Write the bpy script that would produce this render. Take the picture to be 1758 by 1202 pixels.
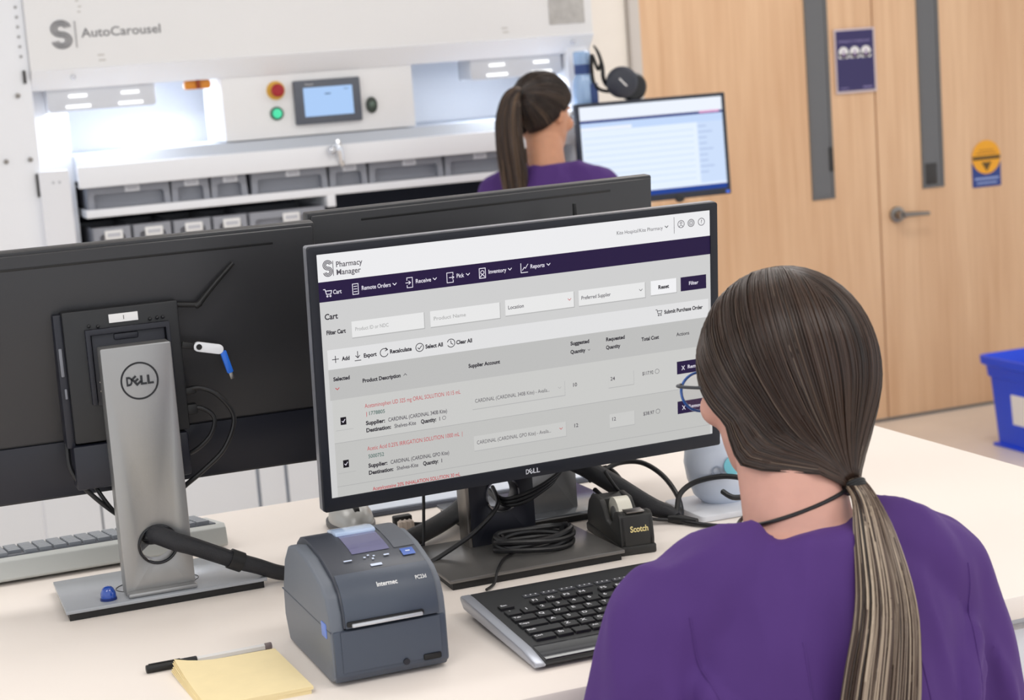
import bpy, bmesh, math, random
import numpy as np
from mathutils import Matrix, Vector
random.seed(7)
rng = np.random.default_rng(7)
for o in list(bpy.data.objects):
    bpy.data.objects.remove(o)
SC = bpy.context.scene
COL = SC.collection
R = math.radians

# ------------------------------------------------------------------ camera
FPX, CAMH = 3100.0, 1.62
p_, r_, y_ = R(8.82), R(4.28), R(20.8)
fw = Vector((math.sin(y_) * math.cos(p_), math.cos(y_) * math.cos(p_), -math.sin(p_)))
rt = Vector((math.cos(y_), -math.sin(y_), 0))
dn = fw.cross(rt)
cx = math.cos(r_) * rt + math.sin(r_) * dn
cd = -math.sin(r_) * rt + math.cos(r_) * dn
cam = bpy.data.cameras.new('camera')
cam.sensor_width = 36
cam.sensor_fit = 'HORIZONTAL'
cam.lens = 36 * FPX / 1758
cam.clip_end = 60
cam.dof.use_dof = True
cam.dof.focus_distance = 2.15
cam.dof.aperture_fstop = 9.0
co = bpy.data.objects.new('camera', cam)
COL.objects.link(co)
co.matrix_world = Matrix(((cx.x, -cd.x, -fw.x, 0), (cx.y, -cd.y, -fw.y, 0), (cx.z, -cd.z, -fw.z, CAMH), (0, 0, 0, 1)))
SC.camera = co

# ------------------------------------------------------------------ world, lights, exposure
SC.view_settings.view_transform = 'Standard'
SC.view_settings.look = 'None'
SC.view_settings.gamma = 1
SC.view_settings.use_curve_mapping = False
SC.view_settings.exposure = 0.0
w = bpy.data.worlds.new('world')
SC.world = w
w.use_nodes = True
bg = w.node_tree.nodes['Background']
bg.inputs[0].default_value = (0.95, 0.97, 1.0, 1)
bg.inputs[1].default_value = 1.1


def area(name, loc, rot, sx, sy, power, col=(1, 1, 1)):
    l = bpy.data.lights.new(name, 'AREA')
    l.shape = 'RECTANGLE'
    l.size, l.size_y = sx, sy
    l.energy = power
    l.color = col
    o = bpy.data.objects.new(name, l)
    COL.objects.link(o)
    o.location = loc
    o.rotation_euler = rot
    return o


for i, (lx, ly) in enumerate(((-0.6, 0.6), (1.4, 0.6), (-0.6, 3.0), (1.4, 3.0), (3.6, 3.0), (3.6, 0.6), (3.4, 5.2))):
    area('ceiling_panel_light', (lx, ly, 2.93), (0, 0, 0), 1.2, 0.6, 19 if ly > 5 else 11.5, (1, 0.99, 0.98))

# ------------------------------------------------------------------ helpers


def lin(c):
    c = c / 255
    return c / 12.92 if c <= 0.04045 else ((c + 0.055) / 1.055) ** 2.4


def C(*rgb):
    return (lin(rgb[0]), lin(rgb[1]), lin(rgb[2]), 1)


MATS = {}


def mat(name, rgb, rough=0.5, metal=0.0, spec=0.5, noise=0.0, nscale=40.0, bump=0.0, bscale=200.0, emit=0.0, trans=0.0, coat=0.0, sss=0.0, stretch=(1, 1, 1), alpha=1.0):
    if name in MATS:
        return MATS[name]
    m = bpy.data.materials.new(name)
    MATS[name] = m
    m.use_nodes = True
    nt = m.node_tree
    b = nt.nodes['Principled BSDF']
    col = C(*rgb)
    b.inputs['Base Color'].default_value = col
    b.inputs['Roughness'].default_value = rough
    b.inputs['Metallic'].default_value = metal
    b.inputs['Specular IOR Level'].default_value = spec
    b.inputs['Coat Weight'].default_value = coat
    b.inputs['Transmission Weight'].default_value = trans
    b.inputs['Alpha'].default_value = alpha
    if sss:
        b.inputs['Subsurface Weight'].default_value = sss
        b.inputs['Subsurface Radius'].default_value = (0.01, 0.004, 0.002)
        b.inputs['Subsurface Scale'].default_value = 1.0
    if emit:
        b.inputs['Base Color'].default_value = (0.01, 0.01, 0.01, 1)
        b.inputs['Emission Color'].default_value = col
        b.inputs['Emission Strength'].default_value = emit
    if noise or bump:
        tc = nt.nodes.new('ShaderNodeTexCoord')
        mp = nt.nodes.new('ShaderNodeMapping')
        mp.inputs['Scale'].default_value = stretch
        nt.links.new(tc.outputs['Object'], mp.inputs[0])
    if noise:
        n = nt.nodes.new('ShaderNodeTexNoise')
        n.inputs['Scale'].default_value = nscale
        n.inputs['Detail'].default_value = 5
        nt.links.new(mp.outputs[0], n.inputs['Vector'])
        cr = nt.nodes.new('ShaderNodeValToRGB')
        cr.color_ramp.elements[0].position = 0.3
        cr.color_ramp.elements[1].position = 0.7
        cr.color_ramp.elements[0].color = tuple(v * (1 - noise) for v in col[:3]) + (1,)
        cr.color_ramp.elements[1].color = tuple(min(1, v * (1 + noise)) for v in col[:3]) + (1,)
        nt.links.new(n.outputs['Fac'], cr.inputs[0])
        nt.links.new(cr.outputs[0], b.inputs['Base Color'])
    if bump:
        n2 = nt.nodes.new('ShaderNodeTexNoise')
        n2.inputs['Scale'].default_value = bscale
        n2.inputs['Detail'].default_value = 3
        nt.links.new(mp.outputs[0], n2.inputs['Vector'])
        bp = nt.nodes.new('ShaderNodeBump')
        bp.inputs['Strength'].default_value = bump
        bp.inputs['Distance'].default_value = 0.004
        nt.links.new(n2.outputs['Fac'], bp.inputs['Height'])
        nt.links.new(bp.outputs[0], b.inputs['Normal'])
    return m


class B:
    """collects shapes in world coordinates; build() links them as one mesh object"""

    def __init__(s):
        s.bm = bmesh.new()
        s.mi = 0

    def _add(s, bm, M=None):
        if M is not None:
            bmesh.ops.transform(bm, matrix=M, verts=bm.verts)
        for f in bm.faces:
            f.material_index = s.mi
        me = bpy.data.meshes.new('tmp')
        bm.to_mesh(me)
        bm.free()
        s.bm.from_mesh(me)
        bpy.data.meshes.remove(me)
        return s

    def box(s, x0, x1, y0, y1, z0, z1, bev=0.0, seg=2, M=None):
        bm = bmesh.new()
        bmesh.ops.create_cube(bm, size=1)
        bmesh.ops.scale(bm, vec=(x1 - x0, y1 - y0, z1 - z0), verts=bm.verts)
        bmesh.ops.translate(bm, vec=((x0 + x1) / 2, (y0 + y1) / 2, (z0 + z1) / 2), verts=bm.verts)
        if bev:
            bmesh.ops.bevel(bm, geom=bm.edges[:], offset=bev, segments=seg, affect='EDGES', profile=0.5)
        return s._add(bm, M)

    def cyl(s, p0, p1, r0, r1=None, n=24, bev=0.0, M=None):
        p0, p1 = Vector(p0), Vector(p1)
        d = p1 - p0
        bm = bmesh.new()
        bmesh.ops.create_cone(bm, cap_ends=True, segments=n, radius1=r0, radius2=r0 if r1 is None else r1, depth=d.length)
        if bev:
            ed = [e for e in bm.edges if any(len(f.verts) > 4 for f in e.link_faces)]
            bmesh.ops.bevel(bm, geom=ed, offset=bev, segments=2, affect='EDGES', profile=0.5)
        q = d.to_track_quat('Z', 'Y').to_matrix().to_4x4()
        bmesh.ops.transform(bm, matrix=Matrix.Translation((p0 + p1) / 2) @ q, verts=bm.verts)
        return s._add(bm, M)

    def ell(s, c, r, rot=None, n=20, M=None):
        bm = bmesh.new()
        bmesh.ops.create_uvsphere(bm, u_segments=n, v_segments=max(6, n * 2 // 3), radius=1)
        T = Matrix.Translation(c)
        if rot is not None:
            T = T @ rot.to_4x4()
        T = T @ Matrix.Diagonal((r[0], r[1], r[2], 1))
        bmesh.ops.transform(bm, matrix=T, verts=bm.verts)
        return s._add(bm, M)

    def tube(s, pts, rad, n=10, sub=6, closed=False, M=None, flat=None):
        P = spline(pts, sub, closed)
        k = len(P)
        if not hasattr(rad, '__len__'):
            rr = [rad] * k
        else:
            rr = [float(q) for q in np.interp(np.linspace(0, 1, k), np.linspace(0, 1, len(rad)), rad)]
        bm = bmesh.new()
        up = Vector((0, 0, 1))
        rings = []
        prev = None
        for i in range(k):
            a = P[(i - 1) % k] if closed else P[max(i - 1, 0)]
            b = P[(i + 1) % k] if closed else P[min(i + 1, k - 1)]
            t = (b - a).normalized()
            if prev is None:
                u = t.cross(up)
                if u.length < 0.05:
                    u = t.cross(Vector((0, 1, 0)))
                u.normalize()
            else:
                u = (prev - t * prev.dot(t)).normalized()
            v = t.cross(u)
            prev = u
            fl = 1 if flat is None else flat
            rings.append([bm.verts.new(P[i] + rr[i] * (math.cos(j * 2 * math.pi / n) * u + fl * math.sin(j * 2 * math.pi / n) * v)) for j in range(n)])
        for i in range(k if closed else k - 1):
            A, Bq = rings[i], rings[(i + 1) % k]
            for j in range(n):
                bm.faces.new((A[j], A[(j + 1) % n], Bq[(j + 1) % n], Bq[j]))
        if not closed:
            bm.faces.new(rings[0][::-1])
            bm.faces.new(rings[-1])
        return s._add(bm, M)

    def loft(s, rings, n=24, M=None):
        """rings: (cx, cy, cz, rx, ry) stacked along z (superellipse-free ovals), capped"""
        bm = bmesh.new()
        L = []
        for (x, y, z, rx, ry) in rings:
            L.append([bm.verts.new((x + rx * math.cos(j * 2 * math.pi / n), y + ry * math.sin(j * 2 * math.pi / n), z)) for j in range(n)])
        for A, Q in zip(L, L[1:]):
            for j in range(n):
                bm.faces.new((A[j], A[(j + 1) % n], Q[(j + 1) % n], Q[j]))
        bm.faces.new(L[0][::-1])
        bm.faces.new(L[-1])
        bmesh.ops.recalc_face_normals(bm, faces=bm.faces)
        return s._add(bm, M)

    def lathe(s, prof, n=28, M=None):
        """prof: (r, z) about the z axis"""
        bm = bmesh.new()
        L = []
        for (r, z) in prof:
            if r < 1e-6:
                L.append([bm.verts.new((0, 0, z))])
            else:
                L.append([bm.verts.new((r * math.cos(j * 2 * math.pi / n), r * math.sin(j * 2 * math.pi / n), z)) for j in range(n)])
        for A, Q in zip(L, L[1:]):
            for j in range(n):
                a0, a1 = A[j % len(A)], A[(j + 1) % len(A)]
                b0, b1 = Q[j % len(Q)], Q[(j + 1) % len(Q)]
                vs = []
                for q in (a0, a1, b1, b0):
                    if q not in vs:
                        vs.append(q)
                if len(vs) > 2:
                    bm.faces.new(vs)
        bmesh.ops.recalc_face_normals(bm, faces=bm.faces)
        return s._add(bm, M)

    def prism(s, poly, h0, h1, plane='yz', bev=0.0, seg=2, holes=(), M=None):
        """poly extruded from h0 to h1 along the axis missing from plane"""
        def P(a, b, h):
            return {'yz': (h, a, b), 'xz': (a, h, b), 'xy': (a, b, h)}[plane]
        bm = bmesh.new()
        eds = []
        for lp in [poly] + list(holes):
            vs = [bm.verts.new(P(a, b, h0)) for a, b in lp]
            for i in range(len(vs)):
                eds.append(bm.edges.new((vs[i], vs[(i + 1) % len(vs)])))
        if holes:
            bmesh.ops.triangle_fill(bm, edges=eds, use_beauty=True)
        else:
            bm.faces.new(bm.verts[:])
        r = bmesh.ops.extrude_face_region(bm, geom=bm.faces[:])
        nv = [v for v in r['geom'] if isinstance(v, bmesh.types.BMVert)]
        bmesh.ops.translate(bm, vec=Vector(P(0, 0, h1)) - Vector(P(0, 0, h0)), verts=nv)
        bmesh.ops.recalc_face_normals(bm, faces=bm.faces)
        if bev:
            ed = [e for e in bm.edges if len(e.link_faces) == 2 and e.calc_face_angle(0) > 0.5]
            bmesh.ops.bevel(bm, geom=ed, offset=bev, segments=seg, affect='EDGES', profile=0.5)
        return s._add(bm, M)

    def text(s, txt, M, h, width=None, align='LEFT', bold=0.0, depth=0.0):
        cu = bpy.data.curves.new('tmp_text', 'FONT')
        cu.body = txt
        cu.size = h / 0.7
        cu.align_x = align
        cu.align_y = 'CENTER'
        cu.offset = bold * h
        cu.extrude = depth
        cu.resolution_u = 3
        ob = bpy.data.objects.new('tmp_text', cu)
        me = bpy.data.meshes.new_from_object(ob)
        bpy.data.objects.remove(ob)
        bpy.data.curves.remove(cu)
        bm = bmesh.new()
        bm.from_mesh(me)
        bpy.data.meshes.remove(me)
        if width and len(bm.verts):
            xs = [v.co.x for v in bm.verts]
            k = width / max(1e-6, max(xs) - min(xs))
            for v in bm.verts:
                v.co.x *= k
        return s._add(bm, M)

    def quad(s, a, b, c, d):
        vs = [s.bm.verts.new(q) for q in (a, b, c, d)]
        f = s.bm.faces.new(vs)
        f.material_index = s.mi
        return s

    def build(s, name, mats, parent=None, smooth=35, **props):
        me = bpy.data.meshes.new(name)
        if parent is not None:
            off = root_loc(parent)
            bmesh.ops.translate(s.bm, vec=-off, verts=s.bm.verts)
        s.bm.to_mesh(me)
        s.bm.free()
        for m in (mats if isinstance(mats, (list, tuple)) else [mats]):
            me.materials.append(m)
        if smooth:
            me.shade_smooth()
            me.set_sharp_from_angle(angle=R(smooth))
        o = bpy.data.objects.new(name, me)
        COL.objects.link(o)
        o.parent = parent
        for k, v in props.items():
            o[k] = v
        return o


def root_loc(o):
    l = Vector((0, 0, 0))
    while o is not None:
        l = l + o.location
        o = o.parent
    return l


def spline(pts, sub=6, closed=False):
    P = [Vector(p) for p in pts]
    n = len(P)
    if n == 2 or sub <= 1:
        return P
    out = []
    for i in range(n if closed else n - 1):
        if closed:
            a, b, c, d = P[(i - 1) % n], P[i], P[(i + 1) % n], P[(i + 2) % n]
        else:
            a, b, c, d = P[max(i - 1, 0)], P[i], P[i + 1], P[min(i + 2, n - 1)]
        for k in range(sub):
            t = k / sub
            out.append(0.5 * ((2 * b) + (c - a) * t + (2 * a - 5 * b + 4 * c - d) * t * t + (3 * b - a - 3 * c + d) * t ** 3))
    if not closed:
        out.append(P[-1])
    return out


def thing(name, label, cat, loc, group=None):
    o = bpy.data.objects.new(name, None)
    o.empty_display_size = 0.05
    COL.objects.link(o)
    o.location = loc
    o['label'] = label
    o['category'] = cat
    if group:
        o['group'] = group
    return o


def struct(name, b, m, **k):
    return b.build(name, m, None, kind='structure', **k)


def circle(cxx, cyy, r, n=32):
    return [(cxx + r * math.cos(i * 2 * math.pi / n), cyy + r * math.sin(i * 2 * math.pi / n)) for i in range(n)]


def rrect(x0, x1, y0, y1, r, n=5):
    pts = []
    for (ax, ay, a0) in ((x1 - r, y1 - r, 0), (x0 + r, y1 - r, 90), (x0 + r, y0 + r, 180), (x1 - r, y0 + r, 270)):
        for i in range(n + 1):
            a = R(a0 + 90 * i / n)
            pts.append((ax + r * math.cos(a), ay + r * math.sin(a)))
    return pts


def frontM(x, y, z):
    """text plane facing -Y: local x to the right, local y up"""
    return Matrix(((1, 0, 0, x), (0, 0, -1, y), (0, 1, 0, z), (0, 0, 0, 1)))


def maker_mark(b, M, h, bold=0.03, depth=0.0):
    """the four-letter maker's mark with its tilted second letter"""
    wd = h * 0.8
    for i, ch in enumerate('DELL'):
        T = M @ Matrix.Translation((wd * (i - 1.5), 0, 0))
        if ch == 'E':
            T = T @ Matrix.Rotation(R(38), 4, 'Z')
        b.text(ch, T, h, wd * 0.88, 'CENTER', bold, depth)


# ------------------------------------------------------------------ materials
M_floor = mat('beige_floor', (234, 221, 207), 0.35, noise=0.05, nscale=3)
M_wall = mat('cream_wall_paint', (245, 238, 229), 0.7, noise=0.02, nscale=6)
M_ceil = mat('ceiling_white', (240, 240, 238), 0.8)
M_frame = mat('door_frame_grey', (205, 198, 192), 0.5)
M_counter = mat('cream_laminate', (242, 233, 225), 0.5, spec=.3, noise=0.012, nscale=2.5)
M_cab = mat('white_laminate', (226, 228, 232), 0.5)
M_white = mat('white_powder_coat', (242, 244, 249), 0.42, noise=0.01, nscale=3)
M_warm = mat('warm_white_panel', (240, 240, 241), 0.5, noise=0.01, nscale=3)
M_lip = mat('lip_grey_white', (244, 245, 248), 0.45)
M_black = mat('matt_black_plastic', (30, 31, 34), 0.45, noise=0.08, nscale=30)
M_dark = mat('dark_monitor_plastic', (47, 47, 50), 0.38, bump=0.05, bscale=900)
M_bezel = mat('bezel_charcoal', (30, 33, 42), 0.45, spec=.35)
M_navy = mat('navy_black_plastic', (27, 29, 40), 0.4)
M_silver = mat('satin_silver', (164, 164, 164), 0.36, metal=0.7, bump=0.03, bscale=700)
M_baseg = mat('stand_base_grey', (152, 156, 162), 0.2, metal=0.7)
M_basel = mat('stand_base_light_grey', (168, 172, 178), 0.25, metal=0.15)
M_based = mat('stand_base_dark', (122, 120, 118), 0.28, metal=0.5)
M_chrome = mat('chrome', (215, 217, 222), 0.12, metal=1.0)
M_steel = mat('brushed_steel', (150, 146, 142), 0.35, metal=1.0)
M_rubber = mat('black_rubber', (16, 16, 18), 0.5)
M_gloss = mat('gloss_black', (13, 14, 20), 0.15)
M_cable = mat('black_cable', (20, 20, 23), 0.42)
M_sleeve = mat('braided_sleeve', (26, 27, 33), 0.42, noise=0.25, nscale=900, bump=0.4, bscale=1200)
M_bin = mat('grey_bin_plastic', (150, 153, 162), 0.45)
M_paper = mat('white_paper', (240, 240, 240), 0.7)
M_blue = mat('blue_plastic', (14, 74, 232), 0.4)



def wood_mat():
    m = bpy.data.materials.new('maple_veneer')
    m.use_nodes = True
    nt = m.node_tree
    b = nt.nodes['Principled BSDF']
    b.inputs['Roughness'].default_value = 0.42
    tc = nt.nodes.new('ShaderNodeTexCoord')
    cols = []
    fac = None
    for sc, st in (((5, 5, 0.5), 1.0), ((40, 40, 1.6), 0.55)):
        mp = nt.nodes.new('ShaderNodeMapping')
        mp.inputs['Scale'].default_value = sc
        nt.links.new(tc.outputs['Object'], mp.inputs[0])
        n = nt.nodes.new('ShaderNodeTexNoise')
        n.inputs['Scale'].default_value = 1
        n.inputs['Detail'].default_value = 6
        n.inputs['Distortion'].default_value = 0.6
        nt.links.new(mp.outputs[0], n.inputs['Vector'])
        cols.append(n)
    mx = nt.nodes.new('ShaderNodeMix')
    mx.inputs[0].default_value = 0.4
    nt.links.new(cols[0].outputs['Fac'], mx.inputs[2])
    nt.links.new(cols[1].outputs['Fac'], mx.inputs[3])
    cr = nt.nodes.new('ShaderNodeValToRGB')
    cr.color_ramp.elements[0].position = 0.34
    cr.color_ramp.elements[0].color = C(214, 171, 132)
    cr.color_ramp.elements[1].position = 0.66
    cr.color_ramp.elements[1].color = C(237, 200, 162)
    nt.links.new(mx.outputs[0], cr.inputs[0])
    nt.links.new(cr.outputs[0], b.inputs['Base Color'])
    return m


M_wood = wood_mat()

# ------------------------------------------------------------------ room
YD = 6.594
struct('floor', B().box(-3, 8.5, -3, YD + 0.3, -0.1, 0), M_floor)
struct('ceiling', B().box(-3, 8.5, -0.6, YD + 0.3, 3.0, 3.1), M_ceil)
bw = B().box(-3, 3.08, YD - 0.02, YD + 0.2, 0, 3.0).box(5.37, 8.5, YD - 0.02, YD + 0.2, 0, 3.0).box(3.08, 5.37, YD - 0.02, YD + 0.2, 2.3, 3.0)
struct('wall_back', bw, M_wall)
tr = B().box(3.082, 3.128, YD - 0.05, YD + 0.1, 0, 2.29, 0.004).box(5.325, 5.371, YD - 0.05, YD + 0.1, 0, 2.29, 0.004).box(3.082, 5.371, YD - 0.05, YD + 0.1, 2.25, 2.296, 0.004)
struct('trim_1', tr, M_frame)
struct('trim_2', B().box(3.0, 5.4, YD - 0.01, YD + 0.12, 0.0, 0.006), M_steel)

M_vision = mat('grey_wired_glass', (98, 99, 102), 0.3, coat=0.3)
M_vframe = mat('vision_frame_grey', (102, 102, 103), 0.45)
M_dark2 = mat('dark_grey_plate', (52, 50, 50), 0.5)


def door(name, x0, x1, lx0, lx1):
    hole = [(lx0, 0.986), (lx1, 0.986), (lx1, 2.0), (lx0, 2.0)]
    d = B().prism([(x0, 0.012), (x1, 0.012), (x1, 2.245), (x0, 2.245)], YD, YD + 0.045, 'xz', holes=[hole]).build(name, M_wood, None, kind='structure', smooth=None)
    f = B().prism([(lx0 - 0.001, 0.985), (lx1 + 0.001, 0.985), (lx1 + 0.001, 2.001), (lx0 - 0.001, 2.001)], YD - 0.006, YD + 0.05, 'xz',
                  holes=[[(lx0 + 0.012, 0.998), (lx1 - 0.012, 0.998), (lx1 - 0.012, 1.988), (lx0 + 0.012, 1.988)]])
    f.build('vision_frame', M_vframe, d)
    B().box(lx0 + 0.01, lx1 - 0.01, YD - 0.003, YD + 0.004, 0.996, 1.99).build('vision_pane', M_vision, d)
    return d


dl = door('door_1', 3.131, 4.218, 3.897, 4.003)
dr = door('door_2', 4.226, 5.322, 4.440, 4.546)
B().box(3.985, 4.001, YD - 0.012, YD + 0.004, 1.1, 1.2, 0.003).build('pane_catch', M_dark2, dl)
B().box(4.452, 4.512, YD - 0.006, YD - 0.0032, 1.0, 1.09, 0.001).build('pane_sticker', M_dark2, dr)
h = B().cyl((4.302, YD - 0.014, 0.887), (4.302, YD, 0.887), 0.034, n=32, bev=0.003)
h.cyl((4.302, YD - 0.055, 0.887), (4.302, YD - 0.012, 0.887), 0.017, 0.02)
h.tube([(4.302, YD - 0.052, 0.887), (4.33, YD - 0.056, 0.887), (4.38, YD - 0.056, 0.885), (4.432, YD - 0.052, 0.882)], [0.014, 0.0115, 0.01, 0.009], 12)
h.build('lever_handle', M_steel, dr)
# notice taped to the meeting edge of the left leaf
YN = YD - 0.009
t = thing('notice', 'dark purple notice with three white round pictures taped on the wooden door', 'notice', (4.13, YN, 1.42))
B().box(4.030, 4.2265, YN, YN + 0.0015, 1.417, 1.6825).build('paper', mat('lilac_white_paper', (214, 200, 205), 0.7), t)
B().box(4.0375, 4.2185, YN - 0.0008, YN, 1.4255, 1.6745).build('printed_panel', mat('notice_purple', (52, 46, 98), 0.55), t)
M_lil, M_fig = mat('lilac_print', (150, 140, 190), .6), mat('notice_figure_purple', (150, 128, 170), .6)
for k in range(3):
    xx = 4.072 + k * .054
    g = B().prism(circle(xx, 1.585, .0235, 24), YN - .0014, YN - .0009, 'xz').prism(rrect(xx - .0235, xx + .0235, 1.561, 1.581, .004), YN - .0014, YN - .0009, 'xz')
    g.mi = 1
    g.prism(circle(xx, 1.590, .006, 12), YN - .002, YN - .0015, 'xz').prism(rrect(xx - .008, xx + .008, 1.569, 1.581, .003), YN - .002, YN - .0015, 'xz')
    g.build('picture', [M_paper, M_fig], t)
g = B().text('PHARMACY WORKFLOW', frontM(4.050, YN - .0012, 1.630), .008, .15, 'LEFT', .03)
g.build('lettering', M_lil, t)
g = B()
g.box(4.05, 4.09, YN - 0.0012, YN - 0.0009, 1.436, 1.439).box(4.16, 4.205, YN - 0.0012, YN - 0.0009, 1.436, 1.441)
g.build('small_print', M_lil, t, kind='stuff')
# round warning sticker
t = thing('door_sticker', 'round yellow warning sticker on a blue square, stuck on the right wooden door', 'sticker', (4.766, YD - 0.004, 0.96))
B().prism(rrect(4.694, 4.842, 0.963, 1.07, 0.004), YD - 0.002, YD - 0.0005, 'xz').build('backing', mat('sticker_blue', (42, 66, 140), 0.5), t)
B().prism(circle(4.768, 1.092, 0.073, 40), YD - 0.0035, YD - 0.002, 'xz').build('disc', mat('sticker_yellow', (246, 174, 34), 0.5), t)
g = B()
g.box(4.697, 4.839, YD - 0.0045, YD - 0.0036, 1.081, 1.097)
g.prism([(4.742, 1.07), (4.794, 1.07), (4.768, 1.03)], YD - 0.0045, YD - 0.0036, 'xz')
g.mi = 1
g.box(4.715, 4.82, YD - 0.0045, YD - 0.0036, 1.106, 1.112).box(4.73, 4.806, YD - 0.0045, YD - 0.0036, 1.12, 1.125)
g.mi = 2
g.box(4.706, 4.83, YD - 0.003, YD - 0.0021, 0.995, 1.004).box(4.716, 4.82, YD - 0.003, YD - 0.0021, 0.977, 0.984)
g.build('print', [mat('sticker_brown', (96, 70, 20), 0.5), mat('sticker_ochre', (190, 128, 30), 0.5), mat('sticker_pale_blue', (150, 170, 220), 0.5)], t)

# blue tote on the floor by the door
t = thing('recycling_bin', 'bright blue lidless plastic tote with a white label, on the floor by the door', 'bin', (4.52, 5.7, 0))
x0, x1, y0, y1, hh = 4.275, 4.775, 5.52, 5.90, 0.365


def tote_ring(f, z, rad):
    return [(a, c, z) for a, c in rrect(x0 - f, x1 + f, y0 - f, y1 + f, rad)]


def skin_rings(b, rings, cap0=True, cap1=True):
    bm = bmesh.new()
    L = [[bm.verts.new(q) for q in r] for r in rings]
    n = len(L[0])
    for A, Q in zip(L, L[1:]):
        for j in range(n):
            bm.faces.new((A[j], A[(j + 1) % n], Q[(j + 1) % n], Q[j]))
    if cap0:
        bm.faces.new(L[0][::-1])
    if cap1:
        bm.faces.new(L[-1])
    bmesh.ops.recalc_face_normals(bm, faces=bm.faces)
    return b._add(bm)


skin_rings(B(), [tote_ring(0, 0.0, .03), tote_ring(.003, .02, .03), tote_ring(.022, .28, .035), tote_ring(.030, .285, .035), tote_ring(.034, .325, .035),
                 tote_ring(.05, .335, .04), tote_ring(.052, hh, .04), tote_ring(.04, hh, .035), tote_ring(.02, .325, .035), tote_ring(-.004, .02, .03)]).build('tub', M_blue, t)
B().box(x0 - .012, x1 + .012, y0 - .012, y1 + .012, 0.0, 0.012, 0.004).build('foot_rim', M_blue, t)
B().prism([(5.63, .105), (5.775, .105), (5.775, .225), (5.63, .225)], -.002, .002, 'yz', M=Matrix.Translation((x0 - .0155, 0, 0)) @ Matrix.Translation((0, 0, .165)) @ Matrix.Rotation(-.073, 4, 'Y') @ Matrix.Translation((0, 0, -.165))).build('label', M_paper, t)

# ------------------------------------------------------------------ worktop bench
t = thing('worktop_bench', 'long cream laminate worktop on white cabinets carrying the monitors', 'table', (0.5, 2.1, 0))
B().box(-1.2, 1.58, 1.62, 2.62, 0.972, 1.0, 0.004).build('worktop', M_counter, t)
B().box(1.12, 1.55, 1.655, 2.58, 0.06, 0.972, 0.002).build('cabinet', M_cab, t)
B().box(-1.2, 0.60, 1.655, 2.0, 0.06, 0.972, 0.002).build('cabinet', M_cab, t)
B().box(-1.2, 1.5, 1.70, 2.5, 0.0, 0.06).build('plinth', M_dark2, t)
B().box(0.60, 1.12, 2.0, 2.03, 0.06, 0.972).build('modesty_panel', M_cab, t)
for xx in (1.13,):
    B().box(xx, 1.54, 1.637, 1.655, 0.08, 0.955, 0.002).build('cabinet_door', M_cab, t)
for k in range(4):
    B().box(-1.18 + k * .445, -0.74 + k * .445, 1.637, 1.655, 0.08, 0.955, 0.002).build('cabinet_door', M_cab, t)

# ------------------------------------------------------------------ storage carousel at the back
car = thing('storage_carousel', 'large white automated storage carousel with lit bay and control panel', 'machine', (1.4, 5.5, 0))
YF = 5.10
B().prism([(YF, 1.709), (YF, 2.9), (YF + .5, 2.9), (YF + .5, 1.665), (YF + .05, 1.660)], .603, 2.279, 'yz', bev=.004).build('header_panel', [M_warm], car)
B().prism([(YF - .003, 1.7085), (YF + .046, 1.6555), (YF + .056, 1.659), (YF + .006, 1.712)], .603, 2.279, 'yz').build('header_lip', M_lip, car)
for xx in (.715, 2.215):
    B().ell((xx, YF + .012, 1.688), (.0075, .0075, .0075)).build('screw', M_chrome, car)
# side frame with its row of holes
sf = B().box(-.35, .6025, YF + .02, YF + .9, 0.0, 2.9, .004)
sf.build('side_frame', M_white, car)
hb = B()
for k in range(12):
    hb.cyl((.583, YF + .017, 1.752 + k * .0265), (.583, YF + .0215, 1.752 + k * .0265), .0042, n=10)
hb.build('frame_holes', mat('hole_grey', (170, 170, 172), 0.7), car, kind='stuff')
for (xx, zz) in ((.563, 1.648), (.577, 1.473), (.512, 1.473)):
    B().cyl((xx, YF + .012, zz), (xx, YF + .021, zz), .0065, n=14, bev=.002).build('bolt', M_steel, car)
for (xx, z0, z1) in ((.586, 1.679, 1.714), (.589, 1.369, 1.432)):
    B().box(xx - .0035, xx + .0035, YF + .012, YF + .0205, z0, z1, .001).build('latch_slot', M_dark2, car)
B().box(.592, .674, YF - .004, YF + .03, .55, 1.437, .004).build('cover_plate', mat('cover_plate_white', (232, 233, 238), .5), car)
pl = B()
for xx in (.628, .645):
    pl.cyl((xx, YF - .0048, 1.405), (xx, YF - .0035, 1.405), .004, n=10)
pl.build('plate_mark', mat('mark_grey', (196, 198, 204), .6), car)
# bay interior
B().box(.598, 2.26, YF + .46, YF + .50, 0.9, 1.72).build('bay_back', M_white, car)
B().box(.598, .70, YF + .10, YF + .47, 0.9, 1.70).build('bay_side', M_white, car)
B().box(2.20, 2.27, YF + .03, YF + .47, 0.9, 1.70, .003).build('bay_side', M_white, car)
# ledge above the bins
B().prism([(YF, 1.381), (YF, 1.441), (YF + .03, 1.441), (YF + .03, 1.381)], .698, 2.20, 'yz', bev=.002).build('ledge', M_white, car)
B().prism([(YF + .028, 1.40), (YF + .028, 1.443), (YF + .05, 1.471), (YF + .46, 1.474), (YF + .46, 1.40)], .70, 2.20, 'yz').build('ledge_groove', mat('groove_shade_grey', (196, 202, 212), .5), car)  # recess shading put into the grey base colour of this strip
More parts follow.
